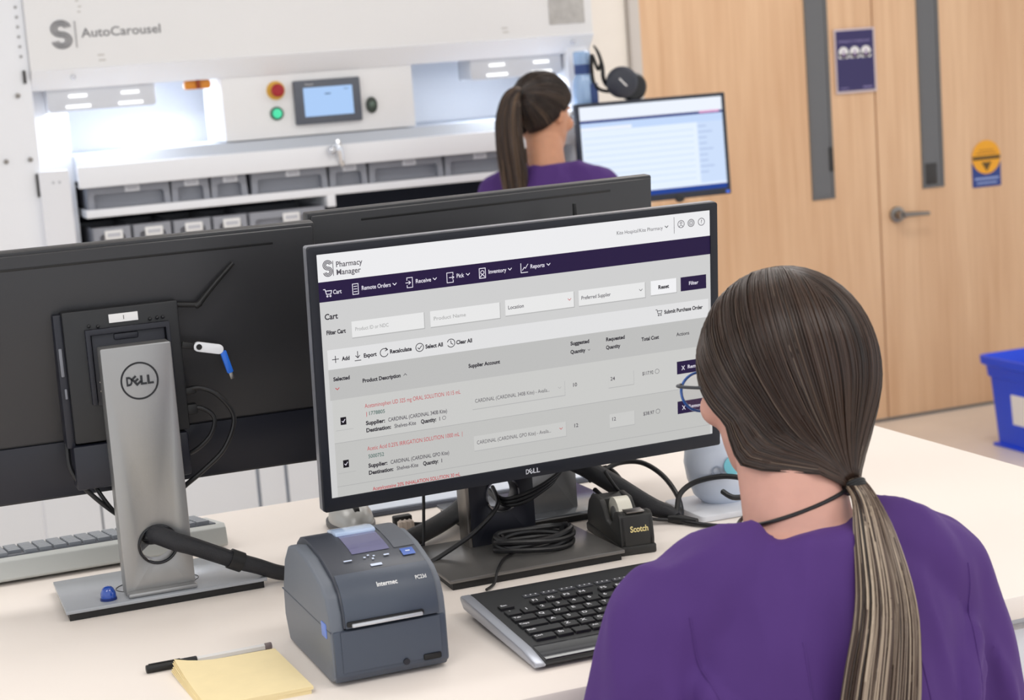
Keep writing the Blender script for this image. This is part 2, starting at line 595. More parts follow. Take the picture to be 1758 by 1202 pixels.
# control box
B().box(1.131, 1.705, YF + .05, YF + .30, 1.474, 1.664, .003).build('control_box', M_warm, car)
YB = YF + .05
hm = B().box(1.338, 1.538, YB - .018, YB, 1.505, 1.632, .004).build('touch_panel', mat('panel_slate', (92, 97, 108), .45), car)
g = B().box(1.365, 1.512, YB - .0195, YB - .0183, 1.527, 1.610)
g.mi = 1
g.box(1.428, 1.446, YB - .0205, YB - .0196, 1.588, 1.5915).box(1.486, 1.5, YB - .0205, YB - .0196, 1.60, 1.602)
g.mi = 2
g.text('Panel', frontM(1.372, YB - .0187, 1.6195), .0048, .022)
g.build('touch_display', [mat('display_sky_blue', (166, 200, 244), .3, emit=1.0), mat('display_text_blue', (70, 100, 140), .3), M_paper], hm)
eb = B().lathe([(0, 0), (.027, 0), (.027, .003), (.02, .004), (0, .004)], M=Matrix.Translation((1.288, YB, 1.6095)) @ Matrix.Rotation(R(90), 4, 'X')).build('emergency_plate', mat('estop_yellow', (226, 178, 70), .5), car)
B().lathe([(0, .004), (.011, .004), (.011, .018), (.0185, .022), (.0185, .03), (.013, .035), (0, .036)], M=Matrix.Translation((1.288, YB, 1.6095)) @ Matrix.Rotation(R(90), 4, 'X')).build('emergency_button', mat('estop_red', (168, 22, 34), .35), eb)
gb = B().lathe([(0, 0), (.0195, 0), (.0195, .006), (.015, .009), (0, .009)], M=Matrix.Translation((1.285, YB, 1.5435)) @ Matrix.Rotation(R(90), 4, 'X')).build('start_button_ring', mat('ring_green_grey', (60, 110, 90), .4), car)
B().lathe([(0, .009), (.0135, .009), (.012, .014), (0, .016)], M=Matrix.Translation((1.285, YB, 1.5435)) @ Matrix.Rotation(R(90), 4, 'X')).build('start_button', mat('lit_green', (70, 226, 170), .3, emit=1.0), gb)
ks = B().prism([(1.571 + .0165 * math.cos(a), 1.5465 + .024 * math.sin(a)) for a in np.linspace(0, 2 * math.pi, 29)[:-1]], YB - .012, YB, 'xz', bev=.002).build('key_switch', mat('dark_olive', (52, 62, 56), .4), car)
B().cyl((1.571, YB - .015, 1.5475), (1.571, YB - .011, 1.5475), .009, n=18, bev=.001).build('key_barrel', mat('grey_green', (100, 116, 106), .35, metal=.6), ks)
os_ = B().prism(rrect(1.03, 1.104, 1.630, 1.655, .008), YF + .06, YF + .09, 'xz', bev=.002).build('isolator_switch', mat('isolator_orange', (222, 140, 38), .45), car)
B().box(1.062, 1.072, YF + .048, YF + .061, 1.631, 1.656, .002).build('switch_knob', mat('knob_brown', (150, 60, 10), .4), os_)
# clear light housings with glowing strips
M_clear = mat('frosted_housing', (214, 217, 224), .3, trans=.0, alpha=1)
M_led = mat('led_strip', (255, 255, 255), .3, emit=1.6)
for (xa, xb) in ((.643, .944), (1.893, 2.19)):
    hs = B().prism(rrect(xa, xb, 1.5945, 1.662, .012), YF + .055, YF + .17, 'xz', bev=.003).build('light_housing', M_clear, car)
    for k in (0, 1):
        c0 = xa + .05 + k * .145
        B().box(c0, c0 + .068, YF + .052, YF + .0555, 1.603, 1.611, .001).build('light_strip', M_led, hs)
        B().box(c0 + .01, c0 + .06, YF + .052, YF + .0555, 1.632, 1.640, .001).build('light_strip', M_led, hs)
    area('bay_light', ((xa + xb) / 2, YF + .10, 1.59), (R(14), 0, 0), .3, .1, 1.5, (.86, .92, 1))
area('bay_light', (1.03, YF + .30, 1.63), (R(-20), 0, 0), .12, .1, .8, (.9, .94, 1))
# latch hanging from the ledge
lt = B().cyl((1.436, YF - .012, 1.432), (1.436, YF, 1.432), .012, n=20, bev=.002)
lt.tube([(1.440, YF - .014, 1.455), (1.443, YF - .018, 1.43), (1.448, YF - .014, 1.392), (1.450, YF - .012, 1.378)], [.008, .011, .009, .006], 10)
lt.tube([(1.412, YF - .02, 1.425), (1.428, YF - .016, 1.428), (1.44, YF - .014, 1.43)], [.013, .009, .006], 12)
lt.build('latch', M_chrome, car)
# rating plate, logo lettering
B().box(2.137, 2.252, YF - .003, YF, 1.743, 1.86, .0008).build('rating_plate', mat('plate_grey', (192, 190, 187), .5, noise=.12, nscale=45), car)
g = B()
M_logo = mat('logo_grey', (132, 132, 136), .6)
cxl, czl = .694, 1.8035
for rr in (.0105, .0171, .0237):
    for sgn, a0, a1 in ((1, 10, 270), (-1, 190, 450)):
        pts = []
        for k in range(17):
            a = R(a0 + (a1 - a0) * k / 16)
            pts.append((cxl + rr * 1.1 * math.cos(a), YF - .001, czl + sgn * .0155 + rr * .906 * math.sin(a)))
        g.tube(pts, .0024, 6, 2)
g.build('logo_emblem', M_logo, car, kind='stuff')
g = B()
g.box(.7315, .7335, YF - .002, YF, 1.766, 1.838)
g.build('logo_bar', M_logo, car)
g = B()
g.text('AutoCarousel', frontM(.748, YF - .001, 1.803), .0245, .218, 'LEFT', .015)
g.build('logo_lettering', M_logo, car)
g = B()
for (xx, zz) in ((.795, 1.742), (.797, 1.728), (1.99, 1.742), (1.993, 1.73)):
    g.box(xx - .009, xx + .009, YF - .001, YF, zz - .002, zz + .002)
for (xx, zz) in ((.745, 1.892), (.751, 1.876), (.748, 1.862)):
    g.box(xx - .004, xx + .004, YF - .001, YF, zz - .002, zz + .002)
g.build('faint_marks', mat('faint_mark', (205, 202, 198), .6), car, kind='stuff')
# shelves
B().box(.712, 2.20, YF + .02, YF + .42, 1.296, 1.318, .002).build('shelf', M_white, car)
B().box(.712, 2.20, YF + .02, YF + .42, 1.10, 1.122, .002).build('shelf', M_white, car)
B().box(1.405, 1.43, YF + .02, YF + .40, 1.262, 1.297, .002).build('shelf_bracket', M_white, car)
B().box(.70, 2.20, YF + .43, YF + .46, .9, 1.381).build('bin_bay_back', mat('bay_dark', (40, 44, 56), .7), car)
for (a, c_) in ((-.34, .05), (.055, .50), (.505, .66), (.665, 1.115), (1.125, 1.20), (1.21, 1.72), (1.725, 2.27)):
    B().box(a, c_, YF + .015, YF + .04, .02, .98, .003).build('lower_panel', M_cab, car)
B().box(-.35, 2.27, YF + .04, YF + .9, 0, 1.0).build('base_body', mat('panel_joint_blue', (206, 216, 230), .6), car)
B().box(2.25, 2.275, YF + .04, YF + .9, 0, 2.9).build('side_wall', M_warm, car)
sh = B().box(2.16, 2.50, YF - .06, YF + .06, 1.470, 1.482, .002).box(2.20, 2.25, YF - .02, YF + .10, 1.40, 1.471).build('side_shelf', M_lip, car)


def storage_bin(xa, xb, yf, z0, z1, label, group, blue=False, cut=True):
    t = thing('storage_bin', label, 'bin', ((xa + xb) / 2, yf + .12, z0), group)
    m = M_bin
    wd = xb - xa
    hh = z1 - z0
    b = B()
    b.box(xa, xb, yf + .012, yf + .30, z0, z0 + .004)
    b.box(xa, xa + .003, yf + .012, yf + .30, z0, z1).box(xb - .003, xb, yf + .012, yf + .30, z0, z1).box(xa, xb, yf + .297, yf + .30, z0, z1)
    b.prism([(xa, z0), (xb, z0), (xb - .002, z1), (xa + .002, z1)], yf + .022, yf + .026, 'xz')
    # proud front frame around a recessed face
    inn = rrect(xa + .018, xb - .018, z0 - .02 if cut else z0 + .012, z1 - .020, .010)
    inn = [(px, max(pz, z0 + .0008)) for px, pz in inn]
    b.prism([(xa, z0), (xb, z0), (xb - .003, z1), (xa + .003, z1)], yf, yf + .0235, 'xz', holes=[inn])
    b.build('tub', m, t)
    lw, lh = (.042, .019) if cut else (.050, .027)
    c0 = (xa + xb) / 2 + (.004 if wd < .15 else .01)
    B().box(c0 - lw / 2, c0 + lw / 2, yf - .004, yf + .001, z1 - lh - (0 if cut else .008), z1 - .001 - (0 if cut else .008), .0015).build('label_holder', mat('label_frost', (222, 224, 230), .5) if cut else M_paper, t)
    B().box(c0 - lw / 2 + .007, c0 + lw / 2 - .007, yf - .0046, yf - .004, z1 - lh * .72 - (0 if cut else .008), z1 - lh * .32 - (0 if cut else .008)).build('label_print', mat('label_grey', (196, 198, 206), .6), t)
    return t


rows = [(.722, .955), (.958, 1.068), (1.072, 1.178), (1.190, 1.418), (1.424, 1.540), (1.545, 1.778), (1.783, 1.99), (1.995, 2.19)]
nm = ['wide grey bin at the left end of the upper carousel shelf', 'small grey bin second from the left end of the upper shelf', 'small grey bin third from the left end of the upper shelf',
      'wide grey bin left of the chrome latch on the upper shelf', 'small grey bin directly under the chrome latch', 'wide grey bin right of the chrome latch on the upper shelf',
      'grey bin beside the ponytail of the standing person', 'grey bin hidden behind the standing person']
for (xa, xb), l in list(zip(rows, nm))[:7]:
    storage_bin(xa, xb, YF + .045, 1.318, 1.379, l, 'grey bins on the upper carousel shelf')
rows2 = [(.724, .832), (.836, .946), (.950, 1.060), (1.064, 1.166), (1.170, 1.40), (1.44, 1.62)]
nm2 = ['small grey bin at the left end of the lower carousel shelf', 'small grey bin second from the left end of the lower shelf', 'small grey bin third from the left end of the lower shelf',
       'small grey bin fourth from the left end of the lower shelf', 'wide grey bin fifth from the left end of the lower shelf', 'grey bin of the lower shelf behind the middle monitor']
for (xa, xb), l in list(zip(rows2, nm2))[:5]:
    storage_bin(xa, xb, YF + .03, 1.122, 1.266, l, 'grey bins on the lower carousel shelf', cut=False)

# ------------------------------------------------------------------ monitors


def frame(c, yaw, tilt):
    """monitor frame: x right as the camera side sees it, y up, z out of the camera-side face"""
    y, t = R(yaw), R(tilt)
    u = Vector((math.cos(y), math.sin(y), 0))
    n = Vector((math.sin(y), -math.cos(y), 0))
    v = math.cos(t) * Vector((0, 0, 1)) - math.sin(t) * n
    k = u.cross(v)
    return Matrix(((u.x, v.x, k.x, c[0]), (u.y, v.y, k.y, c[1]), (u.z, v.z, k.z, c[2]), (0, 0, 0, 1)))


def screw_hole(cx_, cz_, r_):
    return circle(cx_, cz_, r_, 36)


def stand_base(t, x0, x1, y0, y1, m):
    b = B().prism([(x0, y0), (x1, y0), (x1 - .004, y1), (x0 + .004, y1)], 1.009, 1.0135, 'xy', bev=.0008)
    o = b.build('stand_base', m, t)
    B().prism([(x0 + .004, y0 + .003), (x1 - .004, y0 + .003), (x1 - .008, y1 - .004), (x0 + .008, y1 - .004)], 1.0002, 1.009, 'xy').build('base_foot', M_rubber, o)
    return o


Z0 = 1.0
# ---- left monitor, seen from behind
t = thing('monitor', 'charcoal monitor seen from behind on a silver stand with a round logo, beside the printer', 'monitor', (.345, 2.25, Z0), 'monitors on the worktop')
W, H = .51, .323
F = frame((.338, 2.262, 1.2875), -1.0, -9.0)
o = B().box(-W / 2, W / 2, -H / 2, H / 2, -.018, 0, .003, M=F).build('panel_shell', M_dark, t)
b = B().box(-W / 2 + .004, W / 2 - .004, -.083, H / 2 - .004, 0, .005, .002, M=F)
b.build('back_cover', M_dark, t)
B().box(-W / 2 + .03, .199, .1395, .1425, .0045, .0056, .0003, M=F).build('vent_slot', M_rubber, t)
B().box(-W / 2 + .004, W / 2 - .004, -H / 2 + .004, -.086, 0, .0028, .001, M=F).build('lower_band', M_navy, t)
B().box(-W / 2 + .006, W / 2 - .006, -H / 2 + .016, H / 2 - .006, -.0185, -.0178, M=F).build('display', M_gloss, t)
col = B().prism(rrect(.303, .389, 1.006, 1.323, .002, 2), 2.195, 2.224, 'xz', holes=[circle(.348, 1.073, .0225, 40)], bev=.0015)
col = col.build('stand_column', M_silver, t)
rg = B().tube([(.348 + .0235 * math.cos(a), 2.1945, 1.073 + .0235 * math.sin(a)) for a in np.linspace(0, 2 * math.pi, 41)[:-1]], .0019, 8, 1, True)
rg.build('cable_ring', M_gloss, col)
g = B()
g.tube([(.3465 + .0222 * math.cos(a), 2.1947, 1.279 + .0222 * math.sin(a)) for a in np.linspace(0, 2 * math.pi, 49)[:-1]], .0011, 6, 1, True)
maker_mark(g, frontM(.3465, 2.1938, 1.279), .0105, .05, .0003)
g.build('maker_mark', M_gloss, col)
stand_base(t, .226, .475, 2.174, 2.326, M_basel)
B().tube([(.348 + .052 * math.cos(a), 2.235 + .03 * math.sin(a), 1.0137) for a in np.linspace(0, 2 * math.pi, 41)[:-1]], .0006, 6, 1, True).build('swivel_groove', M_dark, t)
B().box(.303, .389, 2.18, 2.196, 1.0136, 1.020, .003).build('column_foot', M_silver, t)

# ---- thin client bolted behind it
t = thing('mini_computer', 'flat black mini computer with antenna, mounted behind the charcoal monitor', 'computer', (.335, 2.235, 1.15))
B().box(.266, .408, 2.226, 2.256, 1.205, 1.369, .003).build('case', M_black, t)
B().box(.256, .267, 2.232, 2.262, 1.20, 1.366, .002).build('side_vent', M_navy, t)
B().box(.262, .404, 2.223, 2.258, 1.148, 1.203, .003).build('lower_housing', M_navy, t)
br = B().prism([(.291, 1.252), (.297, 1.252), (.297, 1.338), (.389, 1.338), (.389, 1.252), (.394, 1.252), (.394, 1.345), (.291, 1.345)], 2.217, 2.226, 'xz', bev=.0008)
br.box(.298, .388, 2.222, 2.226, 1.25, 1.338, .001)
br.box(.325, .355, 2.2195, 2.2225, 1.329, 1.337, .002)
br = br.build('mount_bracket', M_navy, t)
for (xx, zz) in ((.297, 1.349), (.308, 1.3475), (.312, 1.342), (.372, 1.3495), (.381, 1.350), (.388, 1.350), (.384, 1.343)):
    B().ell((xx, 2.2245, zz), (.0022, .0020, .0022), n=12).build('bracket_screw', M_black, br)
for (xx, zz) in ((.303, 1.279), (.303, 1.268), (.306, 1.262), (.306, 1.245)):
    B().ell((xx, 2.2228, zz), (.0016, .0018, .0016), n=12).build('bracket_screw', M_steel, br)
b = B().box(.322, .3575, 2.2245, 2.226, 1.3500, 1.3605)
b.mi = 1
b.text('1', frontM(.340, 2.2242, 1.3552), .005, align='CENTER')
b.build('label', [M_paper, M_gloss], t, label='small white label with the number 1')
b = B().cyl((.408, 2.236, 1.362), (.434, 2.234, 1.359), .0035, n=12).cyl((.431, 2.234, 1.357), (.438, 2.234, 1.361), .0042, n=12)
b.tube([(.435, 2.234, 1.359), (.458, 2.232, 1.383), (.483, 2.230, 1.4065)], [.0038, .0033, .0028], 10)
b.build('antenna', M_rubber, t)
sp = B().box(.2585, .2625, 2.229, 2.232, 1.29, 1.325, .001).box(.2605, .2635, 2.229, 2.232, 1.262, 1.275, .001)
sp.build('side_sticker', mat('dull_silver_sticker', (120, 122, 130), .4), t)

# usb stick with a swivel cap
t = thing('usb_stick', 'white swivel memory stick with a blue tip plugged into the mini computer', 'usb stick', (.424, 2.232, 1.30))
Mx = Matrix.Translation((.4415, 2.231, 1.3035)) @ Matrix.Rotation(R(14), 4, 'Y')
B().prism(rrect(-.019, .019, -.0062, .0062, .006), -.003, .003, 'xz', bev=.001, M=Mx).build('swivel_cap', M_white, t)
B().cyl((-.0125, -.0042, 0), (-.0125, -.003, 0), .0036, n=18, M=Mx).build('pivot', M_rubber, t)
B().box(-.034, -.018, -.002, .002, -.004, .004, .001, M=Mx).build('plug', M_rubber, t)
Mx = Matrix.Translation((.4625, 2.231, 1.284)) @ Matrix.Rotation(R(-14), 4, 'Y')
B().box(-.0042, .0042, -.003, .003, -.016, .014, .002, M=Mx).build('blue_body', mat('stick_blue', (40, 110, 220), .3), t)
B().box(-.0026, .0026, -.0016, .0016, -.024, -.0155, .0006, M=Mx).build('connector', M_steel, t)

# ---- middle monitor, seen from behind the facing one
t = thing('monitor', 'dark grey monitor seen from behind, standing behind the lit monitor', 'monitor', (.885, 2.32, Z0), 'monitors on the worktop')
W = .548
F = frame((.877, 2.3745, 1.2915), 8.2, -5.0)
B().box(-W / 2, W / 2, -H / 2, H / 2, -.018, 0, .003, M=F).build('panel_shell', M_dark, t)
B().box(-W / 2 + .004, W / 2 - .004, -.083, H / 2 - .004, 0, .005, .002, M=F).build('back_cover', M_dark, t)
B().box(-.1985, .1985, .1445, .1475, .0045, .0056, .0003, M=F).build('vent_slot', M_rubber, t)
B().box(-W / 2 + .004, W / 2 - .004, -H / 2 + .004, -.086, 0, .0028, .001, M=F).build('lower_band', M_navy, t)
B().box(-W / 2 + .006, W / 2 - .006, -H / 2 + .016, H / 2 - .006, -.0185, -.0178, M=F).build('display', M_gloss, t)
B().prism(rrect(.852, .940, 1.006, 1.31, .002, 2), 2.262, 2.29, 'xz', holes=[circle(.888, 1.095, .022, 36)], bev=.0015).build('stand_column', M_silver, t)
B().box(.86, .93, 2.29, 2.372, 1.24, 1.30, .004).build('stand_head', M_black, t)
stand_base(t, .775, 1.0, 2.232, 2.40, M_baseg)
t = thing('mini_computer', 'black mini computer behind the middle monitor, only its antenna showing above the lit one', 'computer', (.99, 2.34, 1.25))
B().box(.90, .985, 2.31, 2.336, 1.26, 1.385, .003).build('case', M_black, t)
B().cyl((.985, 2.325, 1.38), (.9935, 2.325, 1.385), .004, n=12).tube([(.993, 2.325, 1.383), (.993, 2.325, 1.41), (.9925, 2.325, 1.4285)], [.0042, .0038, .003], 10).build('antenna', M_rubber, t)

# ---- lit monitor facing the seated person
t = thing('monitor', 'lit monitor facing the seated person, showing a purple-barred ordering page', 'monitor', (.785, 2.12, Z0), 'monitors on the worktop')
F = frame((.80087, 2.05812, 1.27643), 2.707, -4.934)
SW, SHh = .527, .2965
hole = [(-SW / 2, -SHh / 2), (SW / 2, -SHh / 2), (SW / 2, SHh / 2), (-SW / 2, SHh / 2)]
outer = rrect(-SW / 2 - .0105, SW / 2 + .0105, -SHh / 2 - .0165, SHh / 2 + .0095, .003, 3)
Ft = F @ Matrix(((1, 0, 0, 0), (0, 1, 0, 0), (0, 0, 1, 0), (0, 0, 0, 1)))
bz = B().prism(outer, -.012, .0022, 'xy', holes=[hole], bev=.0006, M=F).build('bezel', M_bezel, t)
B().prism([(a * 1.002, c * 1.003) for a, c in outer], -.014, -.0035, 'xy', holes=[[(a * .98, c * .98) for a, c in hole]], M=F).build('silver_edge', mat('edge_silver', (150, 152, 160), .35, metal=.5), t)
B().box(-SW / 2 - .006, SW / 2 + .006, -SHh / 2 - .012, SHh / 2 + .006, -.03, -.012, .005, M=F).build('back_shell', M_dark, t)
B().box(-.08, .08, -.075, .075, -.052, -.03, .006, M=F).build('back_hump', M_dark, t)
g = B()
maker_mark(g, F @ Matrix.Translation((.0015, -SHh / 2 - .0085, .00235)), .0062, .03)
g.build('maker_mark', mat('pale_print', (215, 217, 225), .5), bz)
# the page shown on the screen: millimetres from the top left corner


def ui(col_):
    return mat('screen_%d_%d_%d' % col_, col_, .4, spec=.06, emit=1.0)


UIC = dict(page=(206, 206, 206), head=(236, 236, 238), bar=(34, 18, 62), field=(231, 231, 231), tool=(224, 224, 225), cols=(189, 189, 188), row=(202, 202, 200), row_dim=(193, 193, 191),  # page greys also carry the screen's viewing-angle dimming, darker toward the bottom
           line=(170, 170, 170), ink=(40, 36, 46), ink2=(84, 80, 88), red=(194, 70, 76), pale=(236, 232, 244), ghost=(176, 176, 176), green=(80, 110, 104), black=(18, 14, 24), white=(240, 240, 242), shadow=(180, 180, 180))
UIN = list(UIC)
sc_ = B()
# z steps keep each layer of the page just proud of the one below


def pz(k):
    return .0002 + .00012 * k


def rect(c, x0, x1, y0, y1, k):
    sc_.mi = UIN.index(c)
    P = [F @ Vector((-SW / 2 + a / 1000, SHh / 2 - b_ / 1000, pz(k))) for a, b_ in ((x0, y1), (x1, y1), (x1, y0), (x0, y0))]
    sc_.quad(*P)


def txt(c, s, x, y, h, x1=None, bold=.018, k=3, align='LEFT'):
    sc_.mi = UIN.index(c)
    sc_.text(s, F @ Matrix.Translation((-SW / 2 + x / 1000, SHh / 2 - y / 1000, pz(k))), h / 1000, None if x1 is None else (x1 - x) / 1000, align, bold)


def line(c, pts, wd, k=3, closed=False):
    """flat stroke on the page"""
    sc_.mi = UIN.index(c)
    n = len(pts)
    for i in range(n if closed else n - 1):
        a, b_ = Vector(pts[i]), Vector(pts[(i + 1) % n])
        d = (b_ - a)
        if d.length < 1e-6:
            continue
        q = Vector((-d.y, d.x)).normalized() * wd / 2
        e = d.normalized() * wd * .3
        P = [F @ Vector((-SW / 2 + v.x / 1000, SHh / 2 - v.y / 1000, pz(k))) for v in (a - q - e, b_ - q + e, b_ + q + e, a + q - e)]
        sc_.quad(P[0], P[1], P[2], P[3]) if ((P[1] - P[0]).cross(P[3] - P[0])).dot(F.col[2].xyz) > 0 else sc_.quad(P[3], P[2], P[1], P[0])


def ring(c, x, y, r, wd=.8, k=3, a0=0, a1=360):
    pts = [(x + r * math.cos(R(a0 + (a1 - a0) * i / 20)), y + r * math.sin(R(a0 + (a1 - a0) * i / 20))) for i in range(21)]
    line(c, pts, wd, k)


def chev(c, x, y, s=2.2, wd=.9, k=3):
    line(c, [(x - s, y - s * .5), (x, y + s * .5), (x + s, y - s * .5)], wd, k)


def cart_icon(c, x, y, s=1.0, k=3):
    line(c, [(x - 5 * s, y - 4 * s), (x - 3 * s, y - 4 * s), (x - 1.4 * s, y + 2 * s), (x + 4 * s, y + 2 * s), (x + 5 * s, y - 2 * s), (x - 2.4 * s, y - 2 * s)], .9 * s, k)
    ring(c, x - .5 * s, y + 4.4 * s, .8 * s, .8 * s, k)
    ring(c, x + 3.2 * s, y + 4.4 * s, .8 * s, .8 * s, k)


rect('page', 0, 527, 0, 296.5, 0)
rect('head', 0, 527, 0, 33, 1)
rect('bar', 0, 527, 33, 57, 1)
# logo of double lines
for rr in (2.3, 3.9, 5.5):
    ring('ink2', 13.0, 13.6, rr, 1.0, 2, -15, -270)
    ring('ink2', 13.0, 21.4, rr, 1.0, 2, -195, -450)
rect('ink2', 19.2, 20.0, 9, 27, 2)
txt('ink2', 'Pharmacy', 23, 14.2, 6.6, 55.5, .02)
txt('ink2', 'Manager', 23, 23.6, 6.6, 53, .02)
txt('ink2', 'Kite Hospital/Kite Pharmacy', 392.6, 16, 4.6, 458, .0)
chev('ink', 464, 15)
rect('ink2', 474.7, 475.3, 4, 25, 2)
for xx in (485, 499.6, 514.7):
    ring('ink2', xx, 13.8, 4.6, .8)
ring('ink2', 485, 12.4, 1.4, .7)
ring('ink2', 485, 18.2, 2.8, .7, 3, 195, 345)
ring('ink2', 499.6, 13.8, 1.8, .7)
ring('ink2', 499.6, 13.8, 3.2, .5)
txt('ink2', '?', 514.7, 13.8, 4.6, None, .02, 3, 'CENTER')
cart_icon('pale', 11, 46)
txt('pale', 'Cart', 17.6, 46.4, 5.0, 28)
line('pale', [(42, 39.5), (49, 39.5), (49, 52), (42, 52)], .8, 3, True)
for yy in (42.5, 45.6, 48.8):
    line('pale', [(43.5, yy), (47.5, yy)], .8)
txt('pale', 'Remote Orders', 53, 45.8, 5.0, 89.4)
chev('pale', 94.8, 45.6)
line('pale', [(110.5, 43), (110.5, 40), (117.5, 40), (117.5, 52), (110.5, 52), (110.5, 49)], .8)
line('pale', [(109, 46), (115, 46)], .9)
line('pale', [(112.8, 44), (115, 46), (112.8, 48)], .8)
txt('pale', 'Receive', 121.4, 45.6, 5.0, 141)
chev('pale', 146.3, 45.2)
line('pale', [(170, 43), (170, 40), (162, 40), (162, 52), (170, 52), (170, 49)], .8)
line('pale', [(165, 46), (171, 46)], .9)
line('pale', [(169, 44), (171, 46), (169, 48)], .8)
txt('pale', 'Pick', 174.4, 45.2, 5.0, 184)
chev('pale', 189.5, 44.6)
line('pale', [(204.5, 39.5), (212.5, 39.5), (212.5, 51.5), (204.5, 51.5)], .9, 3, True)
ring('pale', 208.5, 44.5, 2.2, .8)
line('pale', [(205.5, 50), (208.5, 47), (211.5, 50)], .9)
txt('pale', 'Inventory', 216.4, 45, 5.0, 240)
chev('pale', 245.2, 44.6)
line('pale', [(260, 39.5), (260, 51), (269, 51)], .9)
line('pale', [(262, 48), (264.5, 44.5), (266, 46), (269.5, 41)], .8)
txt('pale', 'Reports', 272.6, 44.8, 5.0, 291.6)
chev('pale', 297.4, 44.6)
txt('ink', 'Cart', 5.3, 75.2, 6.8, 21.6, .035)
txt('ink', 'Filter Cart', 6.3, 94.2, 5.0, 30.2, .055)
for (a, c_, s) in ((38, 129.8, 'Product ID or NDC'), (138, 229.6, 'Product Name')):
    rect('shadow', a, c_ + 1, 84.6, 104.8, 1)
    rect('field', a, c_, 84.2, 103.6, 2)
    txt('ghost', s, a + 4, 94, 4.4, a + 46)
for (a, c_, s, wdt) in ((237, 330.6, 'Location', 21), (337.4, 431.2, 'Preferred Supplier', 41)):
    rect('shadow', a, c_ + 1, 83, 103.2, 1)
    rect('field', a, c_, 82.4, 102, 2)
    txt('ink2', s, a + 3.5, 92.5, 4.6, a + 3.5 + wdt)
    chev('red' if s == 'Location' else 'ink2', c_ - 6, 92, 2.2, .7)
rect('shadow', 439.6, 477.5, 82.8, 102, 1)
rect('white', 439.6, 476.8, 82.4, 100.8, 2)
txt('ink', 'Reset', 458, 91.8, 4.8, None, .055, 3, 'CENTER')
rect('bar', 483, 520.6, 82.6, 100.8, 2)
txt('pale', 'Filter', 501.8, 91.8, 4.6, None, .02, 3, 'CENTER')
rect('tool', 6, 523.5, 115, 139, 1)
line('ink', [(11.5, 127), (19.5, 127)], .9)
line('ink', [(15.5, 123), (15.5, 131)], .9)
txt('ink', 'Add', 23.6, 127.6, 4.8, 33.4, .055)
line('ink', [(43.4, 121), (43.4, 128.5)], .9)
line('ink', [(40.8, 126), (43.4, 128.8), (46, 126)], .9)
line('ink', [(39.6, 132), (47.2, 132)], .9)
txt('ink', 'Export', 50.7, 127.5, 4.8, 67, .055)
ring('ink', 76.8, 127, 5.0, .9, 3, 20, 320)
line('ink', [(79, 121.4), (81.4, 123.8), (78.2, 125)], .9)
txt('ink', 'Recalculate', 84, 127, 4.8, 111.8, .055)
ring('ink', 122.4, 126.6, 5.0, .9)
line('ink', [(120, 126.8), (121.8, 128.6), (125, 124.8)], .9)
txt('ink', 'Select All', 129.8, 127, 4.8, 152.6, .055)
ring('ink', 163.3, 126.6, 5.0, .9, 3, 200, 510)
line('ink', [(163, 123.6), (163.4, 127), (165.6, 128.4)], .9)
txt('ink', 'Clear All', 170.1, 127, 4.8, 191, .055)
cart_icon('ink', 450.5, 124, .9)
txt('ink', 'Submit Purchase Order', 458.3, 125, 4.8, 514.8, .055)
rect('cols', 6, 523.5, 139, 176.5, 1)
txt('ink', 'Selected', 11.3, 151.2, 4.6, 31.8, .055)
chev('red', 15.6, 163, 2.2, .9)
txt('ink', 'Product Description', 47.4, 157.9, 4.6, 95.8, .055)
line('ink2', [(100, 158.5), (102, 156.4), (104, 158.5)], .7)
txt('ink', 'Supplier Account', 184.8, 158.6, 4.6, 227, .055)
txt('ink', 'Suggested', 324, 148.8, 4.6, 350.2, .055)
txt('ink', 'Quantity', 323.6, 159.6, 4.6, 344.6, .055)
chev('ink2', 349.6, 159.8, 1.4, .6)
txt('ink', 'Requested', 373.8, 154 - 4, 4.6, 400.4, .055)
txt('ink', 'Quantity', 373.6, 160.4, 4.6, 394, .055)
txt('ink', 'Total Cost', 424.6, 156.5, 4.6, 450, .055)
txt('ink', 'Actions', 475.5, 156.6, 4.6, 494.4, .02)
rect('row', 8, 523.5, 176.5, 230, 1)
rect('row_dim', 8, 523.5, 230, 296.5, 1)
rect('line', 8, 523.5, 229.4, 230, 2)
rect('line', 8, 523.5, 283.4, 284, 2)
